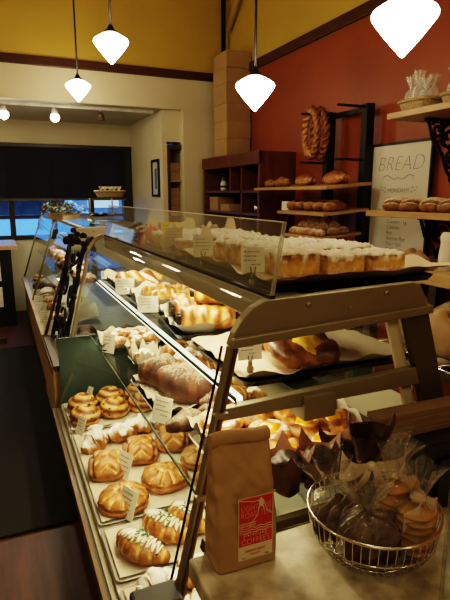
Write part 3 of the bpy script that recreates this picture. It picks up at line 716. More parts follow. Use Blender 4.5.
# shelves
def gshelf(z, x0, x1):
    MB().box(x0 + .003, x1, Y0 + .0225, Y1 - .02, z - .010, z).build('glass_shelf', M['gshelf'], dc)
    MB().box(x0, x0 + .0028, Y0 + .0225, Y1 - .02, z - .010, z).build('shelf_edge', M['gedge'], dc)
gshelf(-.425, .432, .945); gshelf(-.72, .392, 1.03)
MB().prism([(.385, -.462), (.385, -.436), (.955, -.415), (.975, -.462)], 'Y', Y0 + .001, Y0 + .022).build('shelf_bar', M['metal'], dc, .002)
MB().prism([(.345, -.757), (.352, -.735), (1.03, -.732), (1.04, -.757)], 'Y', Y0 + .001, Y0 + .022).build('shelf_bar', M['metald'], dc, .002)
MB().box(.225, xrear(-1.1), Y0 + .023, Y1 - .02, -1.118, -1.102).build('deck', M['wtray'], dc)
# lamp housings with tubes
MB().box(.585, .668, Y0 - .01, Y1 - .05, -.494, -.437).build('lamp_housing', M['metal'], dc, .002)
MB().box(.440, .462, Y0 + .05, Y1 - .06, -.446, -.4365).build('lamp_tube', M['strip'], dc)
MB().tube([(.53, Y0 + .05, -.25), (.53, Y1 - .1, -.25)], .008, 8).build('lamp_tube', M['tube'], dc)
# base, rear
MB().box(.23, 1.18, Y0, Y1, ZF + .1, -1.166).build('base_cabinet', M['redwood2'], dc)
MB().box(.27, 1.14, Y0 + .01, Y1 - .01, ZF, ZF + .0995).build('kick_base', M['black'], dc)
for y0, y1 in ((Y0 + .03, 1.82), (1.80, Y1 - .02)):
    MB().prism([(xrear(-.25), -.25), (xrear(-1.1), -1.10), (xrear(-1.1) + .006, -1.10), (xrear(-.25) + .006, -.25)], 'Y', y0, y1).build('rear_door', M['glass'], dc)
    MB().box(xrear(-.6) + .0125, xrear(-.6) + .022, (y0 + y1) / 2 - .01, (y0 + y1) / 2 + .01, -.66, -.55).build('door_handle', M['metald'], C.objects[-1])
MB().box(1.10, 1.36, Y0 + .23, 1.57, -.77, -.75).build('work_ledge', M['hboard'], dc, .003)
MB().box(1.085, 1.10, Y0 + .23, 1.57, -.765, -.745).build('ledge_track', M['metald'], dc)

# ---- things on the top shelf
ZS = -.2135
def putcakes(x0, y0, nx, ny, where, z):
    k = 0
    for j in range(ny):
        for i in range(nx):
            x = x0 + i * .121 + rnd(-.003, .003); y = y0 + j * .119 + rnd(-.003, .003) - .02 * i
            inst('cake%d' % random.randrange(4), 'coffee_cake_square', 'sugar-dusted cake square, %s from guard glass, %s row of the %s tray' % (ORD[i], ORD[j], where), 'cake', (x, y, z), random.choice((0, pi / 2, pi)) + rnd(-.06, .06), (1.0, 1.0, 1.05 + rnd(-.08, .12)), 'coffee cake squares on the case')
tray(.775, 1.26, ZS, .47, .62, 'black tray under the nearest coffee cakes on top of the case', rim=.014)
parchment(.80, 1.26, ZS, .54, .62, 'brown parchment under the nearest coffee cakes', curl=.03, seed=3)
putcakes(.69, 1.135, 3, 4, 'nearest', ZS + .009)
tray(.75, 1.84, ZS, .45, .50, 'black tray under the second batch of coffee cakes on the case', rim=.014)
parchment(.75, 1.84, ZS, .43, .48, 'brown parchment under the second batch of coffee cakes', curl=.03, seed=5)
putcakes(.61, 1.68, 3, 4, 'second', ZS + .009)
tray(.78, 2.33, ZS, .44, .42, 'black tray of chocolate pieces at the far end of the case top', rim=.014)
parchment(.78, 2.33, ZS, .42, .40, 'brown parchment under the chocolate pieces on the case top', curl=.05, seed=8)
for i in range(8):
    inst('choclump', 'chocolate_scone', 'dark chocolate scone, %s from the guard glass in the %s row on the case top' % (ORD[i % 4], 'near' if i < 4 else 'far'), 'pastry', (.63 + (i % 4) * .10, 2.22 + (i // 4) * .17, ZS + .009), rnd(0, 3), 1.2 + rnd(-.1, .1), 'chocolate scones on the case')
# upright paper triangles between the cakes
for k, (x, y, rz_) in enumerate(((.585, 1.475, .4), (.90, 1.99, .2), (.72, 2.02, -.2), (.57, 2.03, .3))):
    o = MB().add([(-.05, 0, 0), (.05, 0, .0), (.03, .01, .09), (.0, .012, .10), (-.02, .01, .05)], [(0, 1, 2, 3, 4)], smooth=False).build('parchment_corner', M['paper'])
    o.location = (x, y, ZS + .02); o.rotation_euler[2] = rz_; tag(o, ['upright parchment corner beside the guard glass between the cakes', 'upright parchment corner behind the cakes at the rear of the case top', 'upright parchment corner in the middle behind the second cakes', 'upright parchment corner near the yellow sign'][k], 'paper')
sign((.535, 1.05, ZS), -.35, .055, .058, 'cream price sign in pewter holder nearest on the case top', 'card')
sign((.548, 1.40, ZS), -.35, .058, .06, 'cream price sign in pewter holder in front of second cakes', 'card')
sign((.553, 1.69, ZS), -.35, .06, .065, 'tan price sign behind the guard glass next to the yellow one', 'tan_card')
sign((.60, 1.88, ZS), -.35, .07, .075, 'bright yellow sign standing behind the guard glass', 'yel_card')
# red wrapper and brown bag near the far end
rb = MB().bun(.05, .045, .085, lambda s, a: (.22 * sin(a * 5) * s, .5), na=40, nr=14, sup=2.6).jitter(.022, 24, 4).build('red_packet', M['redbag']); rb.location = (.57, 2.05, ZS + .004); rb.rotation_euler = (0, .0, .5)
tag(rb, 'crumpled red packet at the far end of the case top', 'packet')
rb = MB().bun(.045, .03, .10, lambda s, a: (.1 * sin(a * 4), .5), na=28, nr=12).jitter(.012, 18, 7).build('paper_packet', M['paper']); rb.location = (.575, 1.76, ZS)
tag(rb, 'crumpled tan paper packet beside the yellow sign', 'packet')
# little far-end boxes
for k in range(3):
    o = MB().bun(.05, .04, .07, None, sup=3, na=24, nr=8).jitter(.008, 20, k).build('dark_cake', M['choc']); o.location = (.66 + k * .12, 2.585, ZS); tag(o, 'dark glazed cake, %s from guard glass at the far end of case top' % ORD[k], 'cake', 'dark cakes at the far end')

# ---- things on the mid shelf
ZM = -.4245
tray(.715, 1.135, ZM, .49, .36, 'black tray of custard danish nearest on the middle glass shelf', rim=.014)
parchment(.705, 1.13, ZM, .47, .335, 'pale parchment sheet under the custard danish', curl=.022, seed=11, m='paper')
inst('custarddanish0', 'custard_danish', 'glossy danish with yellow custard centre on the nearest tray', 'pastry', (.672, 1.065, ZM + .034), .2, 1.12, rx=.26)
inst('croissant1', 'sugared_twist', 'dark sugared pastry twist behind the custard danish', 'pastry', (.66, 1.215, ZM + .009), .4, 1.05)
inst('almond1', 'danish_piece', 'broken pastry end right of the custard danish', 'pastry', (.80, 1.11, ZM + .008), 1.2, .6)
sign((.525, 1.04, ZM + .007), -.15, .07, .06, 'white price sign in front of the custard danish', lean=-.15, holder=True, sc=.85)
tray(.68, 1.53, ZM, .42, .34, 'black tray of chocolate rolls on the middle glass shelf', rim=.014, rz=-.1)
parchment(.68, 1.53, ZM, .42, .33, 'pale parchment under the chocolate rolls', curl=.04, seed=14, m='wpaper', rz=-.1)
for k, (x, y, a) in enumerate(((.575, 1.435, 1.25), (.59, 1.555, 1.4), (.755, 1.45, .9), (.765, 1.59, 1.5), (.655, 1.50, 1.1), (.62, 1.655, 1.3))):
    inst('painchoc%d' % (k % 2), 'chocolate_roll', 'golden roll with chocolate ends, %s' % ['front one at the tray corner', 'left one behind the front', 'turned one at the right front', 'right one at the back', 'big one lying on top', 'left one at the back'][k] + ' of the chocolate roll tray', 'pastry', (x, y, ZM + .009 + (.062 if k == 4 else 0)), a, 1.25 if k != 4 else 1.35, 'chocolate rolls')
tray(.66, 1.94, ZM, .40, .30, 'black tray of plain croissants on the middle glass shelf', rim=.014)
parchment(.66, 1.94, ZM, .40, .29, 'white parchment under the plain croissants', curl=.04, seed=17, m='wpaper')
for k, (x, y, a) in enumerate(((.58, 1.88, -.4), (.71, 1.88, -.2), (.58, 2.0, -.5), (.72, 2.01, -.3), (.83, 1.93, .2))):
    inst('croissant%d' % (k % 3), 'plain_croissant', 'golden croissant at the %s of the middle shelf croissant tray' % ['front left', 'front middle', 'back left', 'back middle', 'right end'][k], 'croissant', (x, y, ZM + .009), a, 1., 'plain croissants on middle shelf')
tray(.64, 2.34, ZM, .38, .34, 'black tray of long pastry sticks on the middle glass shelf', rim=.014)
parchment(.64, 2.34, ZM, .38, .33, 'white parchment under the long pastry sticks', curl=.04, seed=21, m='wpaper')
for k in range(5):
    inst('baton%d' % (k % 2), 'pastry_stick', 'long twisted pastry stick, %s from the front glass' % ORD[k], 'pastry', (.51 + k * .062, 2.33 + k * .012, ZM + .008), rnd(-.08, .08) - .1, 1.15, 'pastry sticks')
sign((.475, 1.77, ZM), -.35, .075, .06, 'white price sign before the plain croissants', holder=False)
sign((.475, 2.14, ZM), -.35, .08, .07, 'white price sign before the long pastry sticks', holder=False)
sign((.48, 2.58, ZM), -.35, .05, .04, 'small white sign farthest along the middle shelf', holder=False)

# ---- lower shelf
ZL = -.7195
tray(.55, 2.42, ZL, .30, .30, 'black tray of almond pastries on the lower glass shelf', rim=.014, rz=-.1)
parchment(.55, 2.42, ZL, .29, .28, 'white parchment under the almond pastries', curl=.03, seed=31, m='wpaper', rz=-.1)
for k in range(7):
    x, y = ((.48, 2.35), (.57, 2.34), (.48, 2.44), (.58, 2.43), (.65, 2.38), (.52, 2.51), (.63, 2.50))[k]
    inst('almond%d' % (k % 2), 'almond_pastry', 'small browned almond pastry, %s on the lower shelf tray' % ['front left', 'front middle', 'middle left', 'centre', 'front right', 'back left', 'back right'][k], 'pastry', (x, y, ZL + .009), rnd(0, 6), .85, 'almond pastries')
sign((.415, 2.28, ZL), -.9, .07, .09, 'white sign at left corner of the almond pastry tray', holder=False)
tray(.545, 2.10, ZL, .13, .16, 'small dark dish of granola cakes on the lower glass shelf', rim=.014)
parchment(.545, 2.10, ZL, .13, .15, 'white paper curling up around the small dish', curl=.05, seed=35, m='wpaper')
for k in range(2): inst('powder%d' % k, 'granola_cake', 'small nutty cake at the %s of the little dish' % ['front', 'back'][k], 'pastry', (.545, 2.065 + k * .06, ZL + .009), .3, .7, 'granola cakes')
for j in range(5):
    for i in range(2):
        k = j * 2 + i
        inst('powder%d' % (k % 3) if k % 4 else 'croissant%d' % (k % 3), 'sugared_pastry', 'iced nut pastry on the lower shelf, %s of the %s row from near end' % (['front one', 'rear one'][i], ORD[j]), 'pastry', (.71 + i * .11, 1.53 + j * .155, ZL + .001), rnd(-.5, .5), 1. + rnd(0, .1), 'iced nut pastries')
tray(.545, 1.68, ZL, .25, .40, 'black tray of big dark loaves on the lower glass shelf', rim=.014)
parchment(.545, 1.68, ZL, .23, .37, 'white paper under the big dark loaves', curl=.025, seed=38, m='wpaper')
for k, (x, y, a, s, rx_) in enumerate(((.525, 1.77, -.9, 1.0, 0), (.555, 1.61, -1.0, 1.15, 0), (.63, 1.50, .3, .55, 0))):
    inst('darkloaf%d' % (k % 2), 'dusted_chocolate_loaf', 'big dark dusted chocolate pastry, %s' % ['the rear one of the paper-lined tray', 'the large front one of the paper-lined tray', 'the small one at tray end'][k], 'pastry', (x, y, ZL + .009), a, (s, s, s * 1.15), 'dusted chocolate pastries', rx=rx_)
sign((.425, 1.47, ZL), -1.0, .075, .085, 'white sign before the big dark loaves', holder=False)
for k, (x, y) in enumerate(((.49, 1.40), (.53, 1.27), (.60, 1.42))):
    inst('darkloaf1' if k != 1 else 'powder1', 'sugared_turnover', 'sugar-topped brown turnover, %s' % ['left of the apricot danishes', 'nearest to the front glass by the apricot danishes', 'behind the apricot danishes'][k], 'pastry', (x, y, ZL + .001), .4 + k, .62 if k != 1 else 1.1, 'sugared turnovers')
tray(.72, 1.17, ZL, .50, .38, 'pale tray of apricot danishes on the lower shelf near end', m='wtray', rim=.012)
parchment(.72, 1.17, ZL, .49, .37, 'white paper under the apricot danishes', curl=.06, seed=41, m='wpaper')
k = 0
for j in range(3):
    for i in range(4):
        inst('cheesedanish%d' % ((i + j) % 3), 'apricot_danish', 'apricot-filled danish, %s from the left in the %s row by the near end' % (ORD[i], ['front', 'middle', 'back'][j]), 'pastry', (.56 + i * .108 + rnd(-.006, .006), 1.085 + j * .105 + rnd(-.005, .005), ZL + .016 + .012 * j), rnd(0, 6), 1.02, 'apricot danishes', rx=.06)
for k, (x, y) in enumerate(((.60, .985), (.685, .975), (.77, .985))):
    inst('muffin%d' % (k % 2), 'chocolate_muffin', 'chocolate muffin in dark brown paper, %s at the near shelf end' % ['left one', 'middle one', 'right one'][k], 'muffin', (x, y, ZL + .001), .4 + k * .5, 1.12, 'chocolate muffins')

# ---- deck
ZD = -1.1015
def decktray(y0, y1, label, lab2, seed):
    tray(.585, (y0 + y1) / 2, ZD, .715, y1 - y0 - .012, label, m='wtray', rim=.010, name='baking_tray', rad=.02)
    parchment(.585, (y0 + y1) / 2, ZD, .69, y1 - y0 - .04, lab2, curl=.008, seed=seed, m='wpaper')
decktray(2.30, 2.68, 'pale tray of raisin swirls at the far end of the bottom deck', 'white paper under the raisin swirls', 51)
decktray(1.555, 2.29, 'pale tray of braided pies and sugared pastries on the bottom deck', 'white paper under the braided and round pies', 53)
decktray(1.275, 1.545, 'pale tray of herb croissants on the bottom deck', 'white paper under the herb croissants', 55)
decktray(.95, 1.265, 'pale tray of powdered croissants nearest on the bottom deck', 'white paper under the nearest powdered croissants', 57)
zz = ZD + .008
for k, (x, y, dz) in enumerate(((.325, 2.555, 0), (.315, 2.40, 0), (.475, 2.59, .0), (.46, 2.435, 0), (.61, 2.45, 0), (.63, 2.60, 0), (.76, 2.46, 0), (.78, 2.60, 0), (.90, 2.53, 0))):
    inst('swirl%d' % (k % 3), 'raisin_swirl', 'golden raisin swirl bun, ' + ['back row nearest the front glass', 'front row nearest the front glass', 'back row second from glass', 'front row second from glass', 'front row third from glass', 'back row third from glass', 'front row fourth from glass', 'back row fourth from glass', 'farthest from the glass'][k], 'bun', (x, y, zz), rnd(0, 6), 1.3, 'raisin swirl buns')
for k, (x, y, a) in enumerate(((.32, 2.11, .6), (.425, 2.15, .2), (.53, 2.19, -.3), (.64, 2.21, .4), (.33, 2.23, .9), (.75, 2.22, 0))):
    inst('powder%d' % (k % 3), 'powdered_pastry', 'heavily sugared flaky pastry, ' + ['nearest the front glass beside signs', 'second from front glass', 'third from front glass', 'fourth from front glass', 'against the swirl tray by glass', 'farthest from front glass'][k], 'pastry', (x, y, zz), a, 1.3 if k != 4 else .9, 'sugared flaky pastries')
for k, (x, y) in enumerate(((.325, 1.905), (.478, 1.975), (.635, 2.02), (.79, 2.04))):
    inst('braid%d' % (k % 2), 'lattice_pie', 'golden lattice-cut square pie, %s from the front glass' % ORD[k], 'pastry', (x, y, zz), -.25 + rnd(-.06, .06), 1.22, 'lattice pies')
for k, (x, y) in enumerate(((.332, 1.655), (.512, 1.735), (.70, 1.82), (.695, 1.635))):
    inst('galette%d' % (k % 2), 'petal_galette', 'round golden galette scored with petals, ' + ['nearest the front glass', 'second from the front glass', 'third, towards the lattice pies', 'farthest back toward the herb croissants'][k], 'pastry', (x, y, zz), rnd(0, 6), 1.2, 'petal galettes')
for k, (x, y, a) in enumerate(((.315, 1.365, -1.0), (.41, 1.43, -1.05), (.505, 1.44, -1.0), (.60, 1.40, -.9), (.70, 1.43, -1.0))):
    inst('herb%d' % (k % 3), 'herb_croissant', 'iced croissant with green herbs, %s from the front glass' % ORD[k], 'croissant', (x, y, zz), a, 1.14, 'herb croissants')
for k, (x, y, a) in enumerate(((.32, 1.19, .5), (.43, 1.20, .3), (.32, 1.07, .4), (.44, 1.09, .6), (.55, 1.2, .4))):
    inst('powder%d' % (k % 3), 'powdered_croissant', 'powdered croissant at bottom of the case, ' + ['back left', 'back middle', 'front left', 'front middle', 'back right'][k], 'croissant', (x, y, zz), a, 1.25, 'powdered croissants')
for loc, w_, h_, lb in (((.262, 2.27, zz), .06, .085, 'white sign beside the sugared pastries, by the swirls'), ((.29, 2.10, zz), .06, .085, 'white sign between sugared pastries and lattice pies'), ((.36, 1.83, zz), .085, .10, 'large white sign between lattice pies and galettes'),
                        ((.315, 1.575, zz), .085, .10, 'large white sign between galettes and herb croissants'), ((.36, 2.66, zz), .06, .08, 'white sign behind the raisin swirls')):
    sign(loc, -1.15, w_, h_, lb, holder=False, lean=-.35)

# ------------------------------------------------------------------ wedge and second case
wg = thing('corner_wedge', 'tan corner cabinet filling the gap between the two glass cases', 'cabinet')
MB().box(.205, 1.1, 2.735, 3.38, ZF + .08, -.93).build('cabinet_body', M['tanpanel'], wg, .003)
MB().box(.25, 1.1, 2.735, 3.38, ZF, ZF + .0795).build('kick_base', M['black'], wg)
MB().box(.21, 1.1, 2.735, 3.38, -.929, -.90).build('cabinet_top', M['metald'], wg)
MB().box(.20, .2045, 2.735, 3.38, -.945, -.905).build('edge_strip', M['brass'], wg)
MB().box(.50, 1.1, 2.735, 3.38, -.60, -.59).build('wedge_shelf', M['gshelf'], wg)
ir = thing('iron_screen', 'black wrought iron scroll screen standing between the two cases', 'screen', (0, 0, 0))
def fp(y, z, dx=0): return (xat(z) - .012 + dx, y, z)
for y in (2.79, 3.30):
    MB().tube([fp(y + .012 * sin(k * 1.9), -.895 + k * .665 / 14) for k in range(15)], .013, 8).build('twisted_upright', M['iron'], ir)
    rr = random.Random(int(y * 100))
    for k in range(13):
        lf = MB(); z = -.23 - rr.random() * .10; lf.bun(.020, .013, .03, na=12, nr=6, c=(xat(-.33) + rr.uniform(-.04, .055), y + rr.uniform(-.07, .07), z), rz=rr.uniform(0, 3)); lf.build('iron_leaf', M['iron'], ir)
    for k in range(6):
        lf = MB(); z = -.4 - k * .075; lf.bun(.015, .011, .03, na=10, nr=6, c=fp(y + rr.uniform(-.02, .02), z)); lf.build('iron_leaf', M['iron'], ir)
sc_ = MB()
for (cy, cz, r, a0, sg) in ((2.93, -.55, .10, 1.2, 1), (3.15, -.52, .10, 2., -1), (3.04, -.75, .11, .5, 1), (2.90, -.76, .06, 2.5, -1), (3.19, -.78, .06, .3, 1), (3.05, -.38, .07, 4., 1)):
    sc_.tube([fp(cy + p[0], cz + p[2]) for p in spiral((0, 0), r, 1.5, a0, sg)], .008, 6)
sc_.tube([fp(2.79 + .51 * k / 12, -.86 + .02 * sin(k)) for k in range(13)], .009, 6)
sc_.tube([fp(2.79 + .51 * k / 12, -.30 - .10 * sin(k / 12 * pi)) for k in range(13)], .009, 6)
sc_.build('scrollwork', M['iron'], ir)
for k, (x, y, s) in enumerate(((.42, 2.98, 1.0), (.46, 3.2, .9), (.68, 3.06, 1.0))):
    inst('darkloaf0', 'dark_loaf', 'dark dusted loaf behind the iron screen, ' + ['the near one', 'the far one', 'the rear one'][k], 'bread', (x, y, -.8995), .5 + k, s, 'dark loaves behind the iron screen')
for k in range(3): inst('loaf_bread%d' % (k % 2), 'round_loaf', 'crusty loaf on the upper wedge shelf, %s from the near case' % ORD[k], 'bread', (.66 + .12 * (k % 2), 2.84 + k * .18, -.5895), 1.2, .8, 'crusty loaves on the wedge shelf')

c2 = thing('display_case', 'farther glass pastry case reaching toward the shop window', 'display case')
A0, A1 = 3.40, 6.0
PR2 = [(.222, -.895)] + [p for p in PROF if p[1] >= -.3501]
for y in (A0, 4.6, A1): MB().tube([(x + .004, y, z) for x, z in PR2], .010, 8).build('front_frame', M['metal'], c2)
pane_mesh(PR2, A0 + .012, A1 - .012).build('front_glass', M['glass'], c2)
e2 = PR2 + [(.75, -.21), (.9, -.9)]
for y in (A0 + .001, A1): MB().add([(x, y, z) for x, z in e2], [tuple(range(len(e2)))], smooth=False).build('end_glass', M['glass'], c2)
MB().prism([(.42, -.285), (.435, -.235), (.47, -.213), (.69, -.205), (.70, -.285)], 'Y', A0 - .02, A0 - .001).build('end_beam', M['hboard'], c2, .002)
MB().lathe([(.001, .004), (.006, .003), (.007, 0)], 12).build('bolt', M['bolt'], c2); o = C.objects[-1]; o.rotation_euler = (pi / 2, 0, 0); o.location = (.565, A0 - .021, -.235)
MB().box(.49, .52, A0, A1, -.235, -.213).build('top_rail', M['metal'], c2)
MB().box(.5205, .70, A0, A1, -.222, -.213).build('top_glass', M['gshelf'], c2)
MB().box(.200, .226, A0, A1, -.93, -.895).build('front_rail', M['tanpanel'], c2)
MB().box(.2262, .95, A0, A1, -.93, -.902).build('deck', M['wtray'], c2)
MB().box(.36, .93, A0 + .02, A1 - .02, -.60, -.592).build('glass_shelf', M['gshelf'], c2)
MB().box(.22, .95, A0, A1, ZF + .08, -.931).build('base_cabinet', M['tanpanel'], c2)
MB().box(.26, .95, A0, A1, ZF, ZF + .0795).build('kick_base', M['black'], c2)
MB().tube([(.53, A0 + .05, -.245), (.53, A1 - .1, -.245)], .008, 8).build('lamp_tube', M['tube'], c2)
kinds = ['powder0', 'cheesedanish0', 'croissant0', 'galette0', 'loaf_flour0', 'darkloaf0', 'almond0', 'swirl0']
for j in range(8):
    for lv, (z, x) in enumerate(((-.9015, .36), (-.5915, .47))):
        kd = kinds[(j + lv * 3) % 8]
        o = inst(kd, 'case_pastry', '%s in the farther case, %s shelf, %s from its near end' % ({'powder0': 'sugared pastry', 'cheesedanish0': 'filled danish', 'croissant0': 'croissant', 'galette0': 'round galette', 'loaf_flour0': 'floured loaf', 'darkloaf0': 'dark loaf', 'almond0': 'almond pastry', 'swirl0': 'swirl bun'}[kd], ['bottom', 'upper'][lv], ORD[j]), 'pastry', (x + (.05 if lv else -.01), 3.56 + j * .30, z), .5 + j, 1.1)
        if lv == 0 and j < 5: sign((.25, 3.44 + j * .30, z), -.4, .07, .09, 'white sign in the farther case, %s from its near end' % ORD[j], holder=False)
for k in range(6):
    o = MB().add([(-.09, -.1, 0), (.09, -.1, .03), (.1, .1, .09), (-.08, .1, .03)], [(0, 1, 2, 3)], smooth=False).build('tissue_sheet', M['wpaper']); o.location = (.52, 3.70 + k * .36, -.88); tag(o, 'white tissue sheet in the farther case, %s from near end' % ORD[k], 'paper')
# on top of the second case
pl = thing('flower_planter', 'low planter of green and orange foliage on the farther case', 'plant', (.52, 4.7, -.2125))
MB().box(-.11, .14, -.1, .1, 0, .04).build('planter_tray', M['wicker'], pl)
lf = MB(); lo = MB(); rr = random.Random(5); lf.box(-.10, .13, -.09, .09, .0401, .045); lo.box(-.1, .12, -.08, .08, .0455, .048)
for k in range(340):
    (lf if k % 4 else lo).add(*(lambda p, d, s: ([p, p + d * s + Vector((0, 0, .004)), p + d * s * 1.6 + Vector((d.y, -d.x, .3)) * s * .3, p + d * s + Vector((d.y, -d.x, 0)) * s * .6], [(0, 1, 2, 3)]))(Vector((rr.uniform(-.16, .20), rr.uniform(-.13, .13), rr.uniform(.03, .12))), Vector((rr.uniform(-1, 1), rr.uniform(-1, 1), rr.uniform(-.2, 1))).normalized(), rr.uniform(.02, .04)))
lf.build('foliage', M['leaf'], pl); lo.build('flowers', M['orangeleaf'], pl)
def basket(x, y, z, lx, ly, h, label, rz=0):
    b = thing('wicker_basket', label, 'basket', (x, y, z), rz)
    n = 40
    def fn(u, v):
        a = 2 * pi * u; ca, sa = cos(a), sin(a); se = (abs(ca) ** 4 + abs(sa) ** 4) ** -.25
        k = .82 + .18 * v + .012 * sin(u * 2 * pi * 30 + v * 14)
        return (lx * se * ca * k, ly * se * sa * k, h * v)
    q = MB(); q.grid(n * 3, 10, fn, closeu=True); q.f.append(tuple(range(n * 3 - 1, -1, -1))); q.sm.append(False); q.build('woven_body', M['wicker'], b)
    rim = [(lx * 1.0 * (abs(cos(a)) ** 4 + abs(sin(a)) ** 4) ** -.25 * cos(a), ly * (abs(cos(a)) ** 4 + abs(sin(a)) ** 4) ** -.25 * sin(a), h) for a in [2 * pi * k / 40 for k in range(40)]]
    MB().tube(rim, .009, 8, close=True).build('rim', M['wicker'], b)
    return b
def cello(name, loc, r, h, label, seed, group=None, ribbon=True, rz=0, neck=.62, rx=0, ry=0, film='plastic'):
    o = thing(name, label, 'bag', loc, rz, group); o.rotation_euler = (rx, ry, rz)
    def fn(u, v):
        a = 2 * pi * u
        if v < neck: k = v / neck; rr_ = r * (.75 + .6 * sin(min(1, k * 1.15) * pi * .55) - .55 * k ** 3 - .28 * k ** 8)
        else: k = (v - neck) / (1 - neck); rr_ = r * (.20 + .75 * k)
        if v < .001: rr_ = r * .55
        w = 1 + (.10 if v < neck else .32) * sin(a * 5 + seed + v * 3) * (v > .05)
        return (rr_ * w * cos(a), rr_ * w * sin(a) * .8, h * v)
    q = MB(); q.grid(48, 26, fn, closeu=True); q.f.append(tuple(range(47, -1, -1))); q.sm.append(True); q.jitter(r * .12, 2.2 / r * .6, seed); q.build('clear_wrap', M[film], o)
    if ribbon:
        z = h * neck
        rbn = MB().lathe([(r * .30, z - .008), (r * .33, z), (r * .30, z + .008)], 18).build('ribbon_band', M['ribbon'], o)
        t = MB()
        for sx_ in (-1, 1):
            t.grid(5, 8, lambda u, v, sx_=sx_: (sx_ * (r * .15 + v * r * .75), -r * .34 - .006 * sin(v * 5), z + (u - .5) * .020 * (1 + v) - v * r * (.55 if sx_ > 0 else .9)))
        t.build('ribbon_tail', M['ribbon'], rbn)
    return o
# hanging shelf for the far basket: a small glass shelf on posts above the farther case
gs = thing('glass_riser', 'small clear riser shelf above the farther case holding a basket', 'shelf', (.90, 4.5, 0))
MB().box(-.18, .18, -.12, .12, -.034, -.028).build('glass_top', M['gshelf'], gs)
for sx_ in (-.15, .04): MB().tube([(sx_, .1, -.034), (sx_, .1, -.2125)], .006, 6).build('support_post', M['metal'], gs)
basket(.905, 4.5, -.0275, .125, .08, .05, 'small wicker basket on the clear riser in front of the blind')
for k in range(5): cello('treat_bag', (.83 + k * .038, 4.49 + .03 * (k % 2), -.022), .022, .085, 'tiny clear treat bag, %s from the left in the basket before the blind' % ORD[k], k, 'treat bags in the far basket', ribbon=False, film='frost')
ck = tray(.79, 4.2, -.172, .24, .2, 'dark plate of wrapped treats on the farther case', name='serving_plate')
tag(MB().box(-.12, .12, -.1, .1, 0, .039).build('plate_stand', M['gshelf']), 'clear block stand under the plate of wrapped treats', 'stand').location = (.79, 4.2, -.2125)
MB().box(.7005, .95, A0, A1, -.235, -.213).build('back_ledge', M['metald'], c2)
for k in range(6):
    inst('choclump', 'wrapped_treat', 'small dark treat, %s from the left on the plate before the window' % ORD[k], 'treat', (.71 + (k % 3) * .075, 4.15 + (k // 3) * .08, -.168), k, .6, 'treats on the far plate')

# ------------------------------------------------------------------ right wall goods
for k in range(2):
    basket(1.97 + .03 * k, 2.055 - k * .24, .4005, .075, .10, .05, ['flat wicker basket at the left end of the high wall shelf', 'flat wicker basket cut by the frame on high wall shelf'][k])
    for j in range(6): cello('treat_bag', (1.945 + .03 * k + .055 * (j % 2), 2.0 - k * .24 + .05 * (j // 2) + .01 * (j % 2), .408), .028, .14 + .02 * (j % 3), 'clear treat bag, %s from the left in the %s basket on the wall shelf' % (ORD[5 - j], ['left', 'right'][k]), j + 7 * k, 'treat bags in the wall baskets', ribbon=False, film='frost')
for k in range(4): inst('loaf_flour%d' % (k % 2), 'floured_loaf', 'floured white-scored loaf, %s from the left on the low wall shelf' % ORD[k], 'bread', (1.94 + .01 * k, 2.12 - k * .118, -.0845), .25 + rnd(-.1, .1), 1.0, 'floured loaves')
# loaves on the rack
def onb(z, x): return z + .0006 + (x - 1.95) * TB
inst('challah0', 'braided_loaf', 'glossy braided loaf at the right of the upper rack board', 'bread', (2.0, 2.78, onb(.058, 1.985)), 1.25, 1.12)
inst('challah1', 'braided_loaf', 'glossy braided loaf in the middle of the upper rack board', 'bread', (1.96, 3.07, onb(.058, 1.95)), 1.35, 1.0)
for k in range(2): inst('loaf_bread%d' % k, 'brown_loaf', 'shiny brown loaf, %s on the upper rack board' % ['left of the braids', 'farthest left'][k], 'bread', (1.89, 3.26 + k * .17, onb(.058, 1.89)), 1.4, .85 - .15 * k)
for k in range(5): inst('loaf_bread%d' % (k % 2), 'crusty_loaf', 'dark crusty loaf, %s from the right on the middle rack board' % ORD[k], 'bread', (1.92, 2.66 + k * .105, onb(-.10, 1.92)), .35, .86, 'crusty loaves on the middle board')
n_ = 0
for lv in range(3):
    for j in range(5 - lv):
        for i in range(3 - lv):
            n_ += 1
            xx = 1.845 + i * .085 + lv * .04
            inst('roll%d' % (n_ % 2), 'small_roll', 'small floured roll heaped on the lower rack board', 'roll', (xx, 2.695 + j * .075 + lv * .037, onb(-.25, xx) + lv * .034), rnd(0, 3), 1.0, group='small floured rolls heaped on the lower board')
# price tag hung between boards
sg = MB().box(-.03, .03, -.002, .002, 0, .06).build('shelf_tag', M['card']); sg.location = (1.83, 3.10, onb(-.10, 1.83)); sg.rotation_euler[2] = -.6; tag(sg, 'small white tag standing on the middle rack board', 'sign')
# hanging ring breads
hb_ = []
for k in range(2):
    b = MB(); n = 80
    for s in range(2):
        pts = []; brs = []
        for j in range(n):
            a = 2 * pi * j / n; w = a * 9 + s * pi
            r = .085 + .012 * cos(w); pts.append((.012 * sin(w), r * sin(a) * .80, r * cos(a) * 1.7)); brs.append(.5 + .3 * cos(w))
        b.tube(pts, .016, 10, close=True, br=brs)
    b.jitter(.004, 18, k); o = b.build('ring_bread', P['challah']); o.location = (2.0 + k * .068, 3.08, .405); o.rotation_euler = (0, 0, .12)
    tag(o, ['twisted ring bread hanging at the end of the black rack arm', 'twisted ring bread hung behind another on the rack arm'][k], 'bread', 'hanging ring breads')
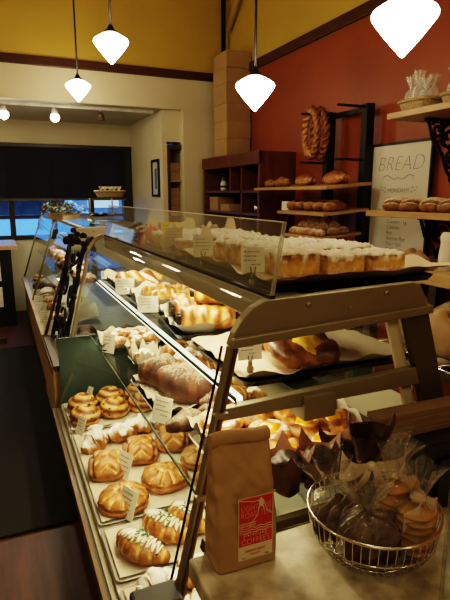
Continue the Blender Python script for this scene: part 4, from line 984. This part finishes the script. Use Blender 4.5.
# back counter under the red wall
bc = thing('back_counter', 'butcher block counter along the red wall at right', 'counter', (0, 0, 0))
MB().box(1.70, XW - .001, .5, 2.10, -.39, -.335).build('wooden_top', M['butcher'], bc, .003)
for y in (.52, 2.04):
    MB().box(1.72, 1.77, y, y + .05, ZF, -.391).build('leg', M['metald'], bc); MB().box(2.16, 2.21, y, y + .05, ZF, -.391).build('leg', M['metald'], bc)
MB().box(1.72, 2.21, .575, 2.035, -.80, -.785).build('lower_shelf', M['metald'], bc)
MB().box(1.72, 2.21, .575, 2.035, -1.25, -1.235).build('lower_shelf', M['metald'], bc)
for k in range(6):
    o = MB().bun(.085, .12, .26, lambda s, a: (.08 * sin(a * 4 + 1), .5), sup=3.2, na=32, nr=14).jitter(.02, 12, k).build('flour_sack', M['kraft'] if k % 2 else M['paper']); o.location = (1.85 + .015 * (k % 3), .72 + k * .235, -.7625); tag(o, 'crumpled brown paper bag, %s from the near end under back counter' % ORD[k], 'bag', 'paper bags under the back counter')
pp = MB().lathe([(.03, 0), (.032, .06), (.026, .12), (.03, .15), (.02, .17)], 20).build('white_bottle', M['card']); pp.location = (1.80, 1.66, -.3345); tag(pp, 'white bottle standing on the butcher block at right edge', 'bottle')
kp = MB().bun(.07, .09, .06, lambda s, a: (.12 * sin(a * 4 + 1), .5), sup=3, na=32, nr=14).jitter(.025, 12, 9).build('paper_bag', M['kraft']); kp.location = (1.88, 1.95, -.3345); tag(kp, 'crumpled brown paper bag lying on the butcher block', 'bag')
# thick wire rack behind case
wr = thing('wire_rack', 'chrome wire shelf behind the case under the counter', 'rack', (1.45, 1.16, -.62))
q = MB()
for k in range(10): q.tube([(-.02, -.3 + k * .09, 0), (.22, -.3 + k * .09, 0)], .003, 6)
for x in (-.02, .1, .22): q.tube([(x, -.3, -.006), (x, .51, -.006)], .004, 6)
q.build('wire_grid', M['chrome'], wr)
for x in (-.015, .215):
    for y in (-.29, .5): MB().tube([(x, y, -.008), (x, y, ZF)], .006, 6).build('leg', M['chrome'], wr)
for k in range(3):
    o = MB().bun(.09, .10, .15, lambda s, a: (.15 * sin(a * 4 + 1), .5), sup=3, na=28, nr=12).jitter(.02, 12, k + 20).build('bagged_loaf', M['plastic'] if k == 1 else M['kraft']); o.location = (1.55, .92 + k * .24, -.597); tag(o, ['brown bagged loaf nearest on the chrome wire rack', 'clear bag in the middle of the chrome wire rack', 'brown bagged loaf farthest on the chrome wire rack'][k], 'bag')

# ------------------------------------------------------------------ stone counter and things on it
ct = thing('service_counter', 'stone-topped service counter in the foreground', 'counter')
MB().box(.288, 1.64, -.45, .832, -.745, -.70).build('stone_top', M['marble'], ct, .006)
MB().box(.33, 1.62, -.43, .80, ZF, -.7455).build('counter_base', M['tanpanel'], ct)
ZK = -.6995
# coffee bag
cf = thing('coffee_bag', 'folded brown kraft coffee bag with red label on stone counter', 'bag', (.386, .800, ZK), -.025)
W, D, HB = .122, .080, .245
def fnb(u, v):
    a = 2 * pi * u; ca, sa = cos(a), sin(a); se = (abs(ca) ** 9 + abs(sa) ** 9) ** (-1 / 9)
    z = HB * v; d = D * (1 if v < .42 else max(.12, 1 - (v - .42) / .58 * .88)); wv = W * (1.03 - .03 * v + .015 * sin(v * 9))
    side = abs(ca) ** 6
    gus = 1 - .10 * side * v * (1 - abs(sa) * 1.2)
    x = wv / 2 * se * ca * gus; y = d / 2 * se * sa
    cr_ = .006 * noise.noise(Vector((x * 30, z * 26, sa))) + 0.005 * noise.noise(Vector((x * 12 + 4, z * 50 + x * 60, 2)))
    return (x + cr_ * side, y + cr_ * (1 if z > .15 or sa > 0 else .2) + (v > .42) * (v - .42) * .012, z)
q = MB(); q.grid(96, 44, fnb, closeu=True); q.f.append(tuple(range(95, -1, -1))); q.sm.append(False); q.build('paper_body', M['kraft'], cf)
fo = MB()
def fnf(u, v):
    a = 2 * pi * u; x = (v - .5) * W * 1.0
    return (x, .008 + .013 * cos(a) + .002 * sin(v * 7), HB + .004 + .013 * (abs(sin(a)) ** .6) * (1 if sin(a) > 0 else -1) + .0025 * sin(v * 5))
fo.grid(20, 24, fnf, closeu=True); fo.f += [tuple(range(20)), tuple(range(23 * 20 + 19, 23 * 20 - 1, -1))]; fo.sm += [False, False]; fo.build('folded_top', M['kraft'], cf)
yl = -D / 2 - .0015; LX = .013   # label front plane
lp = MB().box(LX - .036, LX + .036, yl - .0003, yl + .0003, .020, .150).build('label_panel', M['cream'], cf)
MB().box(LX - .0345, LX + .0345, yl - .0006, yl - .0003, .050, .1485).build('red_panel', M['redlabel'], lp)
yt = yl - .0008; RB = (pi / 2, 0, 0)
def bt(s, sz, z, m='cream', x=0., sx=1., off=-.0003, al='CENTER'): text_ob('label_lettering', s, sz, M[m], lp, (LX + x, yt, z), RB, off, al, 0, sx)
bt('LIGHTH', .0165, .1225, x=-.031, sx=.78, off=-.0004, al='LEFT'); bt('USE', .0165, .1225, x=.032, sx=.66, off=-.0004, al='RIGHT')
bt('ROAS', .0165, .1085, x=-.031, sx=.78, off=-.0004, al='LEFT'); bt('TERS', .0165, .1085, x=.032, sx=.62, off=-.0004, al='RIGHT')
bt('F\u2022I\u2022N\u2022E', .0165, .066, sx=1.05, off=-.0004); bt('COFFEES', .0165, .053, sx=.92, off=-.0004)
bt('ESPRESSO BLEND', .0055, .036, 'redlabel', off=0); bt('whole bean', .0045, .029, 'redlabel', off=0); bt('12 oz', .004, .023, 'ink', x=-.024, off=0); bt('fresh', .004, .023, 'ink', x=.024, off=0)
g_ = MB()
g_.box(LX + .006, LX + .015, yt - .0003, yt, .127, .138); g_.add([(LX + .004, yt, .138), (LX + .017, yt, .138), (LX + .0105, yt, .146)], [(0, 1, 2)], smooth=False)
g_.tube([(LX - .034, yt, .147), (LX - .008, yt, .140), (LX + .006, yt, .140)], .0009, 5); g_.tube([(LX + .016, yt, .137), (LX + .022, yt, .118), (LX + .034, yt, .107)], .0009, 5)
g_.tube([(LX + .006, yt, .127), (LX + .003, yt, .110), (LX - .013, yt, .092)], .0009, 5); g_.tube([(LX + .015, yt, .127), (LX + .017, yt, .118)], .0009, 5)
g_.build('lighthouse_drawing', M['cream'], lp)
wv = MB()
for k, z in enumerate((.097, .092, .087, .082, .077)):
    xe = .000 if k < 2 else .034
    wv.tube([(LX - .034 + (xe + .034) * j / 30, yt, z + .0014 * sin(j * (.75 if k > 1 else 1.2))) for j in range(31)], .0008, 5)
wv.build('wave_drawing', M['cream'], lp)

# wire basket
BX, BY, BR = .638, .715, .128
bs = thing('wire_basket', 'round chrome wire basket of wrapped cookies on stone counter', 'basket', (BX, BY, ZK))
rg = lambda r, z, n=56: [(r * cos(2 * pi * k / n), r * sin(2 * pi * k / n), z) for k in range(n)]
MB().tube(rg(BR, .092), .0028, 8, close=True).build('top_rim', M['chrome'], bs)
MB().tube(rg(BR * .62, .004), .0025, 8, close=True).build('base_ring', M['chrome'], bs)
MB().tube(rg(BR * .92, .045), .0016, 6, close=True).build('middle_ring', M['chrome'], bs)
q = MB()
for k in range(52):
    a = 2 * pi * k / 52
    q.tube([(BR * rr_ * cos(a), BR * rr_ * sin(a), z) for rr_, z in ((1., .092), (.99, .075), (.965, .056), (.90, .032), (.78, .012), (.62, .004))], .0011, 5)
for k in range(9): q.tube([(-BR * .6 * cos(k * .35 - 1.4), BR * .6 * sin(k * .35 - 1.4), .003), (BR * .6 * cos(k * .35 - 1.4), BR * .6 * sin(k * .35 - 1.4), .003)], .0011, 5)
q.build('wire_ribs', M['chrome'], bs)
def stack(kind, n, x, y, z, dz, rx, ry, lab, group, name='cookie', sc=1.):
    m = Matrix.Rotation(ry, 3, 'Y') @ Matrix.Rotation(rx, 3, 'X')
    for k in range(n):
        p = Vector((x, y, z)) + m @ Vector((rnd(-.002, .002), rnd(-.002, .002), k * dz))
        inst(kind, name, lab % ['bottom', 'second', 'third', 'fourth', 'fifth', 'sixth', 'seventh'][k] if k < n - 1 else lab % 'top', 'cookie', p, rnd(0, 6), sc, group, rx=rx, ry=ry)
# left: dark chocolate biscuits in two bags
for k in range(3):
    inst('biscuit', 'chocolate_biscuit', 'dark chocolate biscuit standing in the left bag, %s one' % ['outer', 'middle', 'inner'][k], 'cookie', (.560 + k * .022, .752 - k * .010, ZK + .066), .35, 1.1, 'dark biscuits in the left bag', rx=1.25, ry=-.25)
cello('biscuit_bag', (.582, .745, ZK + .020), .046, .19, 'clear bag of dark biscuits at the left of the wire basket', 3, 'biscuit bags in the wire basket', ribbon=False, ry=-.22, neck=.6)
for k in range(3):
    inst('biscuit', 'chocolate_biscuit', 'dark chocolate biscuit standing in the front bag, %s one' % ['front', 'middle', 'back'][k], 'cookie', (.588 + k * .014, .660 + k * .022, ZK + .060), -.25, 1.2, 'dark biscuits in the front bag', rx=1.15, ry=.15)
cello('biscuit_bag', (.604, .680, ZK + .014), .050, .175, 'clear knotted bag of dark biscuits at the front of the wire basket', 5, 'biscuit bags in the wire basket', ribbon=False, ry=-.12, neck=.56)
# dark red bag with bow
rd = thing('red_gift_bag', 'dark red foil gift bag with cream satin bow standing in the basket', 'bag', (.652, .772, ZK + .012)); rd.rotation_euler = (.1, .0, -.2)
def fr_(u, v):
    a = 2 * pi * u
    if v < .66: k = v / .66; r = .034 * (1 - .55 * k ** 2)
    else: k = (v - .66) / .34; r = .015 + .026 * k
    se = (abs(cos(a)) ** 3 + abs(sin(a)) ** 3) ** (-1 / 3); pk = max(0, cos(a * 2 + .6)) ** 3 * max(0, v - .7) / .3
    return (r * se * cos(a) * (1.15 if v > .66 else 1), r * se * sin(a) * .75, .225 * v + .045 * pk)
q = MB(); q.grid(40, 24, fr_, closeu=True); q.f.append(tuple(range(39, -1, -1))); q.sm.append(True); q.jitter(.005, 28, 2); q.build('foil_wrap', M['redfoil'], rd)
bw = MB(); zz_ = .160
for sx_ in (-1, 1):
    bw.grid(6, 12, lambda u, v, sx_=sx_: (sx_ * (.010 + .058 * sin(v * pi * .5) ), -.024 - .020 * sin(v * pi), zz_ + (u - .5) * (.014 + .052 * v) + .012 * v))
    bw.grid(5, 10, lambda u, v, sx_=sx_: (sx_ * (.004 + .024 * v), -.024 - .006 * sin(v * 4), zz_ - v * .062 + (u - .5) * .004 * 0 + 0 * u + 0) if False else (sx_ * (.004 + .026 * v) + (u - .5) * (.012 + .014 * v), -.024 - .006 * sin(v * 4), zz_ - v * .060))
bw.bun(.011, .009, .018, na=16, nr=8, c=(0, -.024, zz_ - .009)); bw.build('satin_bow', M['ribbon'], rd)
# pale cookies
stack('cookie', 6, .668, .716, ZK + .050, .0155, .15, .30, 'golden cookie, %s of the middle bag in the wire basket', 'golden cookies in the middle bag', 'cookie', 1.)
cello('cookie_bag', (.668, .718, ZK + .035), .046, .19, 'clear tied bag of golden cookies in the middle of the wire basket', 8, 'cookie bags in the wire basket', ribbon=True, neck=.60, ry=.15)
stack('cookie', 5, .722, .735, ZK + .060, .0155, .5, -.3, 'golden cookie, %s of the right rear bag in the wire basket', 'golden cookies in the right rear bag', 'cookie', 1.05)
cello('cookie_bag', (.720, .738, ZK + .04), .045, .18, 'clear bag of golden cookies at the right rear of the basket', 11, 'cookie bags in the wire basket', ribbon=False, neck=.60, ry=-.1)
stack('cookie', 6, .698, .660, ZK + .018, .0155, .0, 0, 'golden cookie, %s of the ribboned bag at the basket front', 'golden cookies in the ribboned bag', 'cookie', 1.08)
cello('cookie_bag', (.698, .660, ZK + .012), .046, .18, 'clear bag of golden cookies with cream ribbon at basket front', 14, 'cookie bags in the wire basket', ribbon=True, neck=.64)
# glass jar at the right edge
gj = thing('glass_jar', 'clear glass jar at the right edge of the frame', 'jar', (.62, .450, ZK))
MB().lathe([(.050, 0), (.056, .006), (.057, .02), (.057, .27), (.055, .285), (.055, .30), (.052, .30), (.052, .285), (.0535, .27), (.0535, .02), (.048, .010)], 40).build('jar_body', M['glass'], gj)
MB().lathe([(.0575, .298), (.060, .302), (.0575, .308), (.053, .303)], 40).build('jar_rim', M['glass'], gj)
for k in range(4): inst('cookie', 'cookie', 'golden cookie, %s inside the glass jar' % ['bottom', 'second', 'third', 'top'][k], 'cookie', (.62 + .004 * k, .450, ZK + .0105 + k * .0155), k, 1.1, 'cookies in the jar')
# black box with brown paperboard on top
kb = thing('black_box', 'black countertop machine behind the cookie basket', 'machine', (1.00, .832, ZK))
MB().box(-.19, .25, -.085, .0, 0, .172).build('housing', M['black'], kb, .008)
MB().box(-.16, .2, -.093, -.0905, .03, .13).build('front_panel', M['tray'], kb)
for k in range(4):
    o = MB().box(-.235, .25, -.045, .0, 0, .0125).build('flat_paperboard', M['kraft2'], bevel=.001); o.location = (.945 + .012 * (k % 2), .835 + .002 * k, ZK + .1726 + k * .0128); o.rotation_euler[2] = -.01 - .02 * (k % 2); tag(o, 'flat brown paperboard sheet, %s of the pile on black machine' % ['bottom', 'second', 'third', 'top'][k], 'paperboard', 'paperboard pile')

# ------------------------------------------------------------------ lights
def area(name, loc, sx, sy, power, col, rot=(0, 0, 0)):
    l = bpy.data.lights.new(name, 'AREA'); l.shape = 'RECTANGLE'; l.size = sx; l.size_y = sy; l.energy = power; l.color = col
    o = bpy.data.objects.new(name, l); C.objects.link(o); o.location = loc; o.rotation_euler = rot; return o
warm = (1, .77, .44)
area('case_light_top', (.55, 1.86, -.262), .03, 1.6, 6., (1, .79, .44), (0, .1, 0))
area('case_light_mid', (.451, 1.80, -.452), .02, 1.7, 7, (1, .78, .42))
area('case_light_rail', (.626, 1.80, -.4955), .03, 1.7, 4.5, (1, .78, .42))
area('deck_fill_light', (.43, 1.80, -.752), .03, 1.7, 6, (1, .79, .45), (0, .1, 0))  # added under the lower shelf to brighten the deck, no lamp modelled
area('far_case_light', (.56, 4.7, -.255), .03, 2.5, 9, (1, .88, .66))
for x, y, z, e in ((-1.3, 3.6, .9, 26), (-1.3, 1.2, .9, 16), (-.3, -.8, .8, 18), (1.3, -.5, .9, 13), (-.7, 5.75, .45, 6)):  # unseen fill lights added to brighten room and alcove, no fixtures
    l = bpy.data.lights.new('fill_light', 'POINT'); l.energy = e; l.color = warm; l.shadow_soft_size = .12
    o = bpy.data.objects.new('fill_light', l); C.objects.link(o); o.location = (x, y, z)
for x in (.13, .56):
    l = bpy.data.lights.new('spot_light', 'SPOT'); l.energy = 25; l.color = (1, .9, .7); l.spot_size = 1.7; l.shadow_soft_size = .03
    o = bpy.data.objects.new('spot_light', l); C.objects.link(o); o.location = (x, 5.10, .62); o.rotation_euler = (-.5, 0, 0)
wl = bpy.data.worlds.new('dusk'); bpy.context.scene.world = wl; wl.use_nodes = True
bg = wl.node_tree.nodes['Background']; bg.inputs[0].default_value = (.10, .36, 1., 1); bg.inputs[1].default_value = 6.
sc = bpy.context.scene
sc.view_settings.view_transform = 'Filmic'; sc.view_settings.look = 'High Contrast'; sc.view_settings.exposure = 0.
sc.cycles.transparent_max_bounces = 24; sc.cycles.max_bounces = 10; sc.cycles.sample_clamp_indirect = 4.; sc.cycles.caustics_reflective = False; sc.cycles.caustics_refractive = False

# lift everything so that the floor is at z = 0
for o in C.objects:
    if o.parent is None: o.location.z += H
